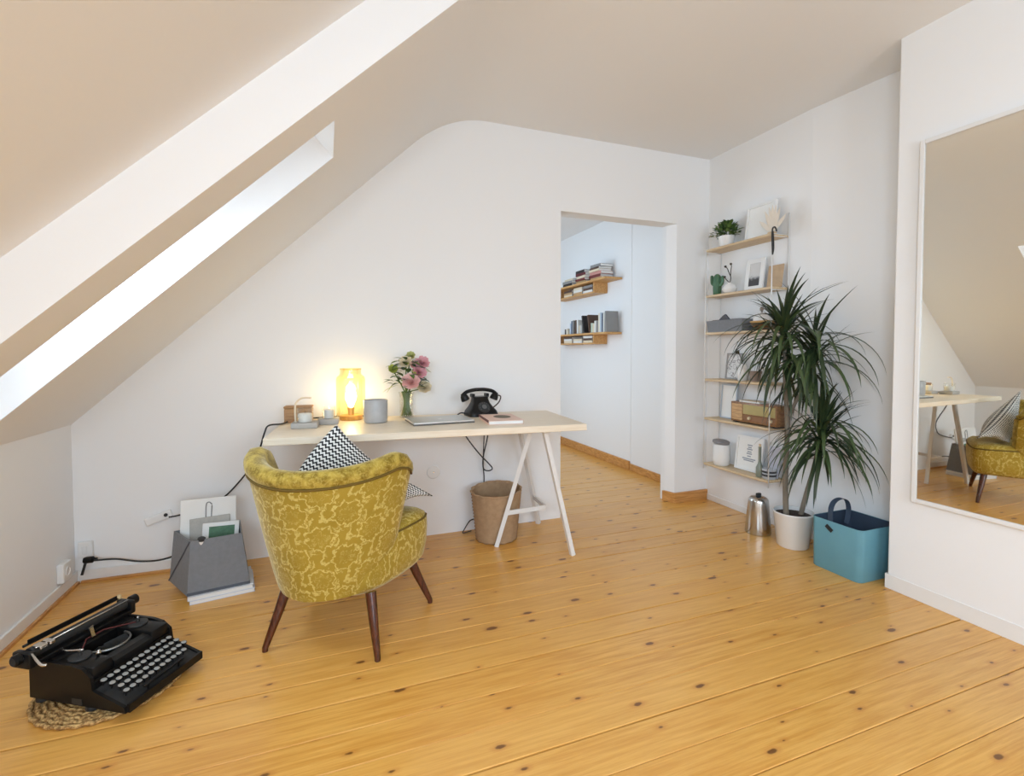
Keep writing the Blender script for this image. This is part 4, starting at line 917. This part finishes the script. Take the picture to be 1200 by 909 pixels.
bm = BM(); lathe(bm, [(.002, -.012), (.010, .004), (.016, .012), (.004, .014)], 12, Matrix.Translation((0, .04, .19)) @ Matrix.Rotation(math.radians(-50), 4, 'X')); link('dried_flower', bm, DRY, tw, smooth=True)
cj = thing('clay_pot', 'small taupe clay pot with rim on fourth board', 'pot', (2.675, 2.475, SZ[3]))
bm = BM(); lathe(bm, [(.030, 0), (.036, .05), (.040, .052), (.041, .068), (.036, .068), (.032, .05)], 24); link('pot_body', bm, mat('taupe_clay', srgb(150, 132, 120), .8), cj, smooth=35)
bm = BM(); lathe(bm, [(.034, .056), (.01, .060)], 20); link('soil', bm, MC['potting_soil'], cj)
# fifth board
ra = thing('table_radio', 'old brown wooden table radio on fifth board', 'radio', (2.680, 2.445, SZ[4]))
RW = woodmat('radio_walnut', srgb(122, 84, 52), srgb(158, 114, 74), (4, 14, 14), .35); RP = woodmat('radio_front_light', srgb(186, 146, 98), srgb(206, 168, 120), (4, 4, 14), .5)
bm = BM(); rbox(bm, (-.055, -.185, .010), (.06, .185, .142), .004, 2); link('cabinet', bm, RW, ra, smooth=35)
bm = BM(); rbox(bm, (-.058, .085, .022), (-.0552, .175, .130), .001, 1); spk = link('speaker_panel', bm, RP, ra)
bm = BM(); rbox(bm, (-.058, -.175, .066), (-.0552, .078, .130), .001, 1); link('dial_panel', bm, mat('radio_dial', srgb(176, 160, 104), .3, var=.15), ra)
bm = BM(); rbox(bm, (-.058, -.175, .022), (-.0552, .078, .060), .001, 1); link('grille', bm, mat('brown_grille_cloth', srgb(140, 104, 76), .9, var=.25, vscale=120), ra)
for k in range(4):
    bm = BM(); box(bm, (-.0592, .09, .034+k*.026), (-.0581, .17, .036+k*.026)); link('slat', bm, RW, spk)
for y in (-.15, .02):
    bm = BM(); lathe(bm, [(.010, 0), (.011, .004), (.009, .014)], 14, Matrix.Translation((-.058, y, .042)) @ Matrix.Rotation(-PI/2, 4, 'Y')); link('knob', bm, mat('cream_knob', srgb(214, 196, 160), .4), ra, smooth=35)
for y in (-.16, .16):
    bm = BM(); rbox(bm, (-.045, y-.015, 0), (.05, y+.015, .010), .002, 1); link('foot', bm, BLACKM, ra)
bo = thing('book', 'thin cream book lying on top of the radio', 'book', (2.68, 2.485, SZ[4]+.1425))
bm = BM(); box(bm, (-.045, -.085, 0), (.045, .085, .0015)); box(bm, (-.045, -.085, .0105), (.045, .085, .012)); box(bm, (.0435, -.085, .0015), (.045, .085, .0105)); link('cover', bm, mat('cream_cover', srgb(214, 200, 178), .6), bo)
bm = BM(); box(bm, (-.043, -.083, .0017), (.043, .083, .0103)); link('pages', bm, PAPER, bo)
lean('framed_picture', 'thin blue grey framed white print behind the radio', 'picture', 2.735, SZ[4], .145, .245, PAPER, 4, frame=(mat('blue_grey_frame', srgb(176, 186, 196), .5), .008))
# lowest board
jr = thing('storage_jar', 'white storage jar with tilted grey lid on lowest board', 'jar', (2.668, 2.755, SZ[5]))
bm = BM(); lathe(bm, [(.046, 0), (.056, .01), (.060, .05), (.058, .13), (.054, .150), (.050, .150)], 32); link('jar_body', bm, WHITEC, jr, smooth=40)
bm = BM(); lathe(bm, [(.056, 0), (.058, .004), (.058, .014), (.05, .018)], 32, Matrix.Translation((-.002, .004, .158)) @ Matrix.Rotation(math.radians(7), 4, 'X')); link('lid', bm, mat('grey_wood_lid', srgb(142, 140, 142), .6, var=.2), jr, smooth=40)
TXT = mat('grey_print_ink', srgb(150, 154, 162), .7)
pr = lean('framed_picture', 'white framed print with small grey lettering on lowest board', 'picture', 2.540, SZ[5], .225, .235, PAPER, 7, th=.016, frame=(TRIMW, .012))
for k, (wd, zz) in enumerate([(.04, .175), (.03, .160), (.045, .147), (.034, .130), (.044, .117), (.03, .10), (.11, .082), (.085, .07)]):
    bm = BM(); box(bm, (-.0107, -wd/2, zz-.004), (-.0099, wd/2, zz+.004)); link('lettering', bm, TXT, pr)
br_ = thing('glass_bottle', 'tall thin grey green bottle next to the lettered print', 'bottle', (2.650, 2.405, SZ[5]))
GB = mat('grey_green_glaze', srgb(132, 138, 124), .3)
bm = BM(); lathe(bm, [(.020, 0), (.023, .006), (.023, .06), (.012, .085), (.009, .10), (.009, .19), (.011, .196), (.007, .197)], 20); link('bottle_body', bm, GB, br_, smooth=40)
bm = BM(); lathe(bm, [(.007, .1972), (.008, .212), (.005, .215)], 12); link('stopper', bm, ASH, br_, smooth=40)
gj = thing('candle_jar', 'low glass jar with dark bands at the board end', 'jar', (2.668, 2.347, SZ[5]))
bm = BM(); lathe(bm, [(.038, 0), (.042, .005), (.043, .06), (.041, .064), (.038, .06), (.036, .01)], 28); link('jar_body', bm, mat('smoky_glass', srgb(188, 190, 194), .1), gj, smooth=40)
for z0 in (.018, .040):
    bm = BM(); lathe(bm, [(.0432, z0), (.0438, z0+.002), (.0438, z0+.011), (.0432, z0+.013)], 28, caps=False); link('band', bm, mat('black_band', (.03, .03, .035), .5), gj, smooth=40)
lean('picture_card', 'pale lilac card leaning behind the banded glass jar', 'picture', 2.352, SZ[5], .085, .20, mat('lilac_card', srgb(204, 204, 216), .7), 7, th=.004)
# ------------------------------------------------------------------ corridor shelves with books
HONEY = woodmat('honey_pine', srgb(186, 136, 78), srgb(218, 170, 108), (14, 1, 14), .5)
XW = XC-.006
def hall_shelf(lab, z, zb):
    t = thing('book_shelf', lab, 'shelf', (XW, 4.6, zb)); o0 = Vector(t.location)
    bm = BM(); rbox(bm, Vector((XW-.20, 4.13, z-.020))-o0, Vector((XW, 5.35, z))-o0, .003, 1); link('plank', bm, HONEY, t)
    bm = BM(); rbox(bm, Vector((XW-.16, 4.40, zb))-o0, Vector((XW, 5.35, zb+.016))-o0, .003, 1); link('box_bottom', bm, HONEY, t)
    for y in (4.40, 5.334):
        bm = BM(); box(bm, Vector((XW-.16, y, zb+.016))-o0, Vector((XW, y+.016, z-.020))-o0); link('box_end', bm, HONEY, t)
hall_shelf('upper honey pine book shelf with books lying in heaps', 1.872, 1.745)
hall_shelf('lower honey pine book shelf with books standing upright', 1.335, 1.220)
bcols = {'dark red': (112, 42, 38), 'cream': (222, 206, 178), 'black': (40, 36, 36), 'tan': (186, 148, 104), 'grey': (140, 138, 136), 'white': (224, 222, 216), 'dusky pink': (196, 140, 130), 'dark brown': (84, 60, 46), 'slate blue': (96, 108, 126), 'ivory': (230, 220, 200), 'pale blue': (190, 200, 212), 'beige': (206, 190, 166), 'pale grey': (196, 194, 190), 'pale green': (190, 200, 180), 'charcoal': (62, 60, 62), 'wine red': (92, 30, 34)}
cm_ = {k: mat('cover_'+k.replace(' ', '_'), srgb(*v), .6) for k, v in bcols.items()}
seen = {}
def book(colr, phrase, loc, sx_, sy_, sz_, rz=0, rx=0):
    """spine towards -x; sx_ depth, sy_ along the shelf, sz_ height"""
    lab = f'{colr} book {phrase}'
    t = thing('book', lab, 'book', loc, rz, phrase); t.rotation_euler = (rx, 0, rz)
    return t
def flatbook(colr, phrase, x, y, z, sx_, sy_, th, rz=0):
    t = book(colr, phrase, (x, y, z), sx_, sy_, th, rz)
    bm = BM(); box(bm, (-sx_/2, -sy_/2, 0), (sx_/2, sy_/2, .002)); box(bm, (-sx_/2, -sy_/2, th-.002), (sx_/2, sy_/2, th)); box(bm, (-sx_/2, -sy_/2, .002), (-sx_/2+.002, sy_/2, th-.002)); link('cover', bm, cm_[colr], t)
    bm = BM(); box(bm, (-sx_/2+.0022, -sy_/2+.003, .0021), (sx_/2-.003, sy_/2-.003, th-.0021)); link('pages', bm, PAPER, t)
def upbook(colr, phrase, x, y, z, dp, th, hh, rx=0):
    t = book(colr, phrase, (x, y, z), dp, th, hh, 0, rx)
    bm = BM(); box(bm, (-dp/2, -th/2, 0), (dp/2, -th/2+.002, hh)); box(bm, (-dp/2, th/2-.002, 0), (dp/2, th/2, hh)); box(bm, (-dp/2, -th/2+.002, 0), (-dp/2+.002, th/2-.002, hh)); link('cover', bm, cm_[colr], t)
    bm = BM(); box(bm, (-dp/2+.0022, -th/2+.0021, .002), (dp/2-.003, th/2-.0021, hh-.003)); link('pages', bm, PAPER, t)
XB = XW-.098
# heaps on the upper shelf: (y centre, colours from the bottom)
for (y, colrs) in ((4.95, ['black', 'grey', 'cream']), (4.66, ['tan', 'dark red', 'cream', 'wine red', 'black']), (4.38, ['tan', 'dark red', 'dusky pink', 'cream', 'dark brown', 'grey'])):
    z = 1.8722
    nm = {4.95: 'in the far heap on the upper shelf', 4.66: 'in the middle heap on the upper shelf', 4.38: 'in the near heap on the upper shelf'}[y]
    for i, cn in enumerate(colrs):
        th = random.uniform(.020, .03); flatbook(cn, nm, XB+random.uniform(-.012, .012), y+random.uniform(-.02, .02), z, .15, .215-.006*i, th, random.uniform(-.06, .06)); z += th+.0003
for (y, colrs, pl_) in ((4.99, ['cream', 'tan', 'dark brown'], 'at the far end inside the upper shelf box'), (4.76, ['tan', 'white', 'cream'], 'in the middle inside the upper shelf box'), (4.54, ['white', 'dark brown', 'grey'], 'at the near end inside the upper shelf box')):
    z = 1.7612
    for cn in colrs:
        th = random.uniform(.020, .026); flatbook(cn, pl_, XW-.083, y, z, .14, .19, th); z += th+.0003
for (y, colrs, pl_) in ((4.99, ['cream', 'white', 'dark brown'], 'at the far end inside the lower shelf box'), (4.76, ['white', 'cream'], 'in the middle inside the lower shelf box'), (4.54, ['cream', 'dark brown', 'white'], 'at the near end inside the lower shelf box')):
    z = 1.2362
    for cn in colrs:
        th = random.uniform(.020, .024); flatbook(cn, pl_, XW-.083, y, z, .14, .19, th); z += th+.0003
ub = [(5.02, 'black', .03, .06, 0), (4.985, 'ivory', .03, .065, 0), (4.90, 'pale blue', .025, .12, 0), (4.865, 'slate blue', .03, .145, 0), (4.835, 'grey', .022, .15, 0), (4.775, 'dark brown', .026, .15, 0), (4.735, 'white', .03, .15, 0), (4.69, 'beige', .03, .085, 0), (4.655, 'pale grey', .025, .09, 0), (4.59, 'black', .024, .19, -14), (4.47, 'dark brown', .024, .19, -14), (4.43, 'pale green', .03, .10, 0), (4.395, 'cream', .028, .095, 0), (4.36, 'white', .03, .12, 0), (4.32, 'grey', .03, .115, 0), (4.285, 'ivory', .025, .19, 0), (4.255, 'pale blue', .025, .195, 0), (4.225, 'slate blue', .025, .185, 0), (4.195, 'white', .02, .19, 0), (4.165, 'grey', .02, .205, 0)]
for y, cn, th, hh, tl in ub:
    where = ('leaning on the lower shelf' if tl else ('standing tall at the near end of the lower shelf' if hh > .17 else ('standing low on the lower shelf' if hh < .13 else 'standing mid height on the lower shelf')))
    upbook(cn, where, XB, y, 1.3354+(abs(math.sin(math.radians(tl)))*th*.6 if tl else 0), .14, th, hh, math.radians(tl))
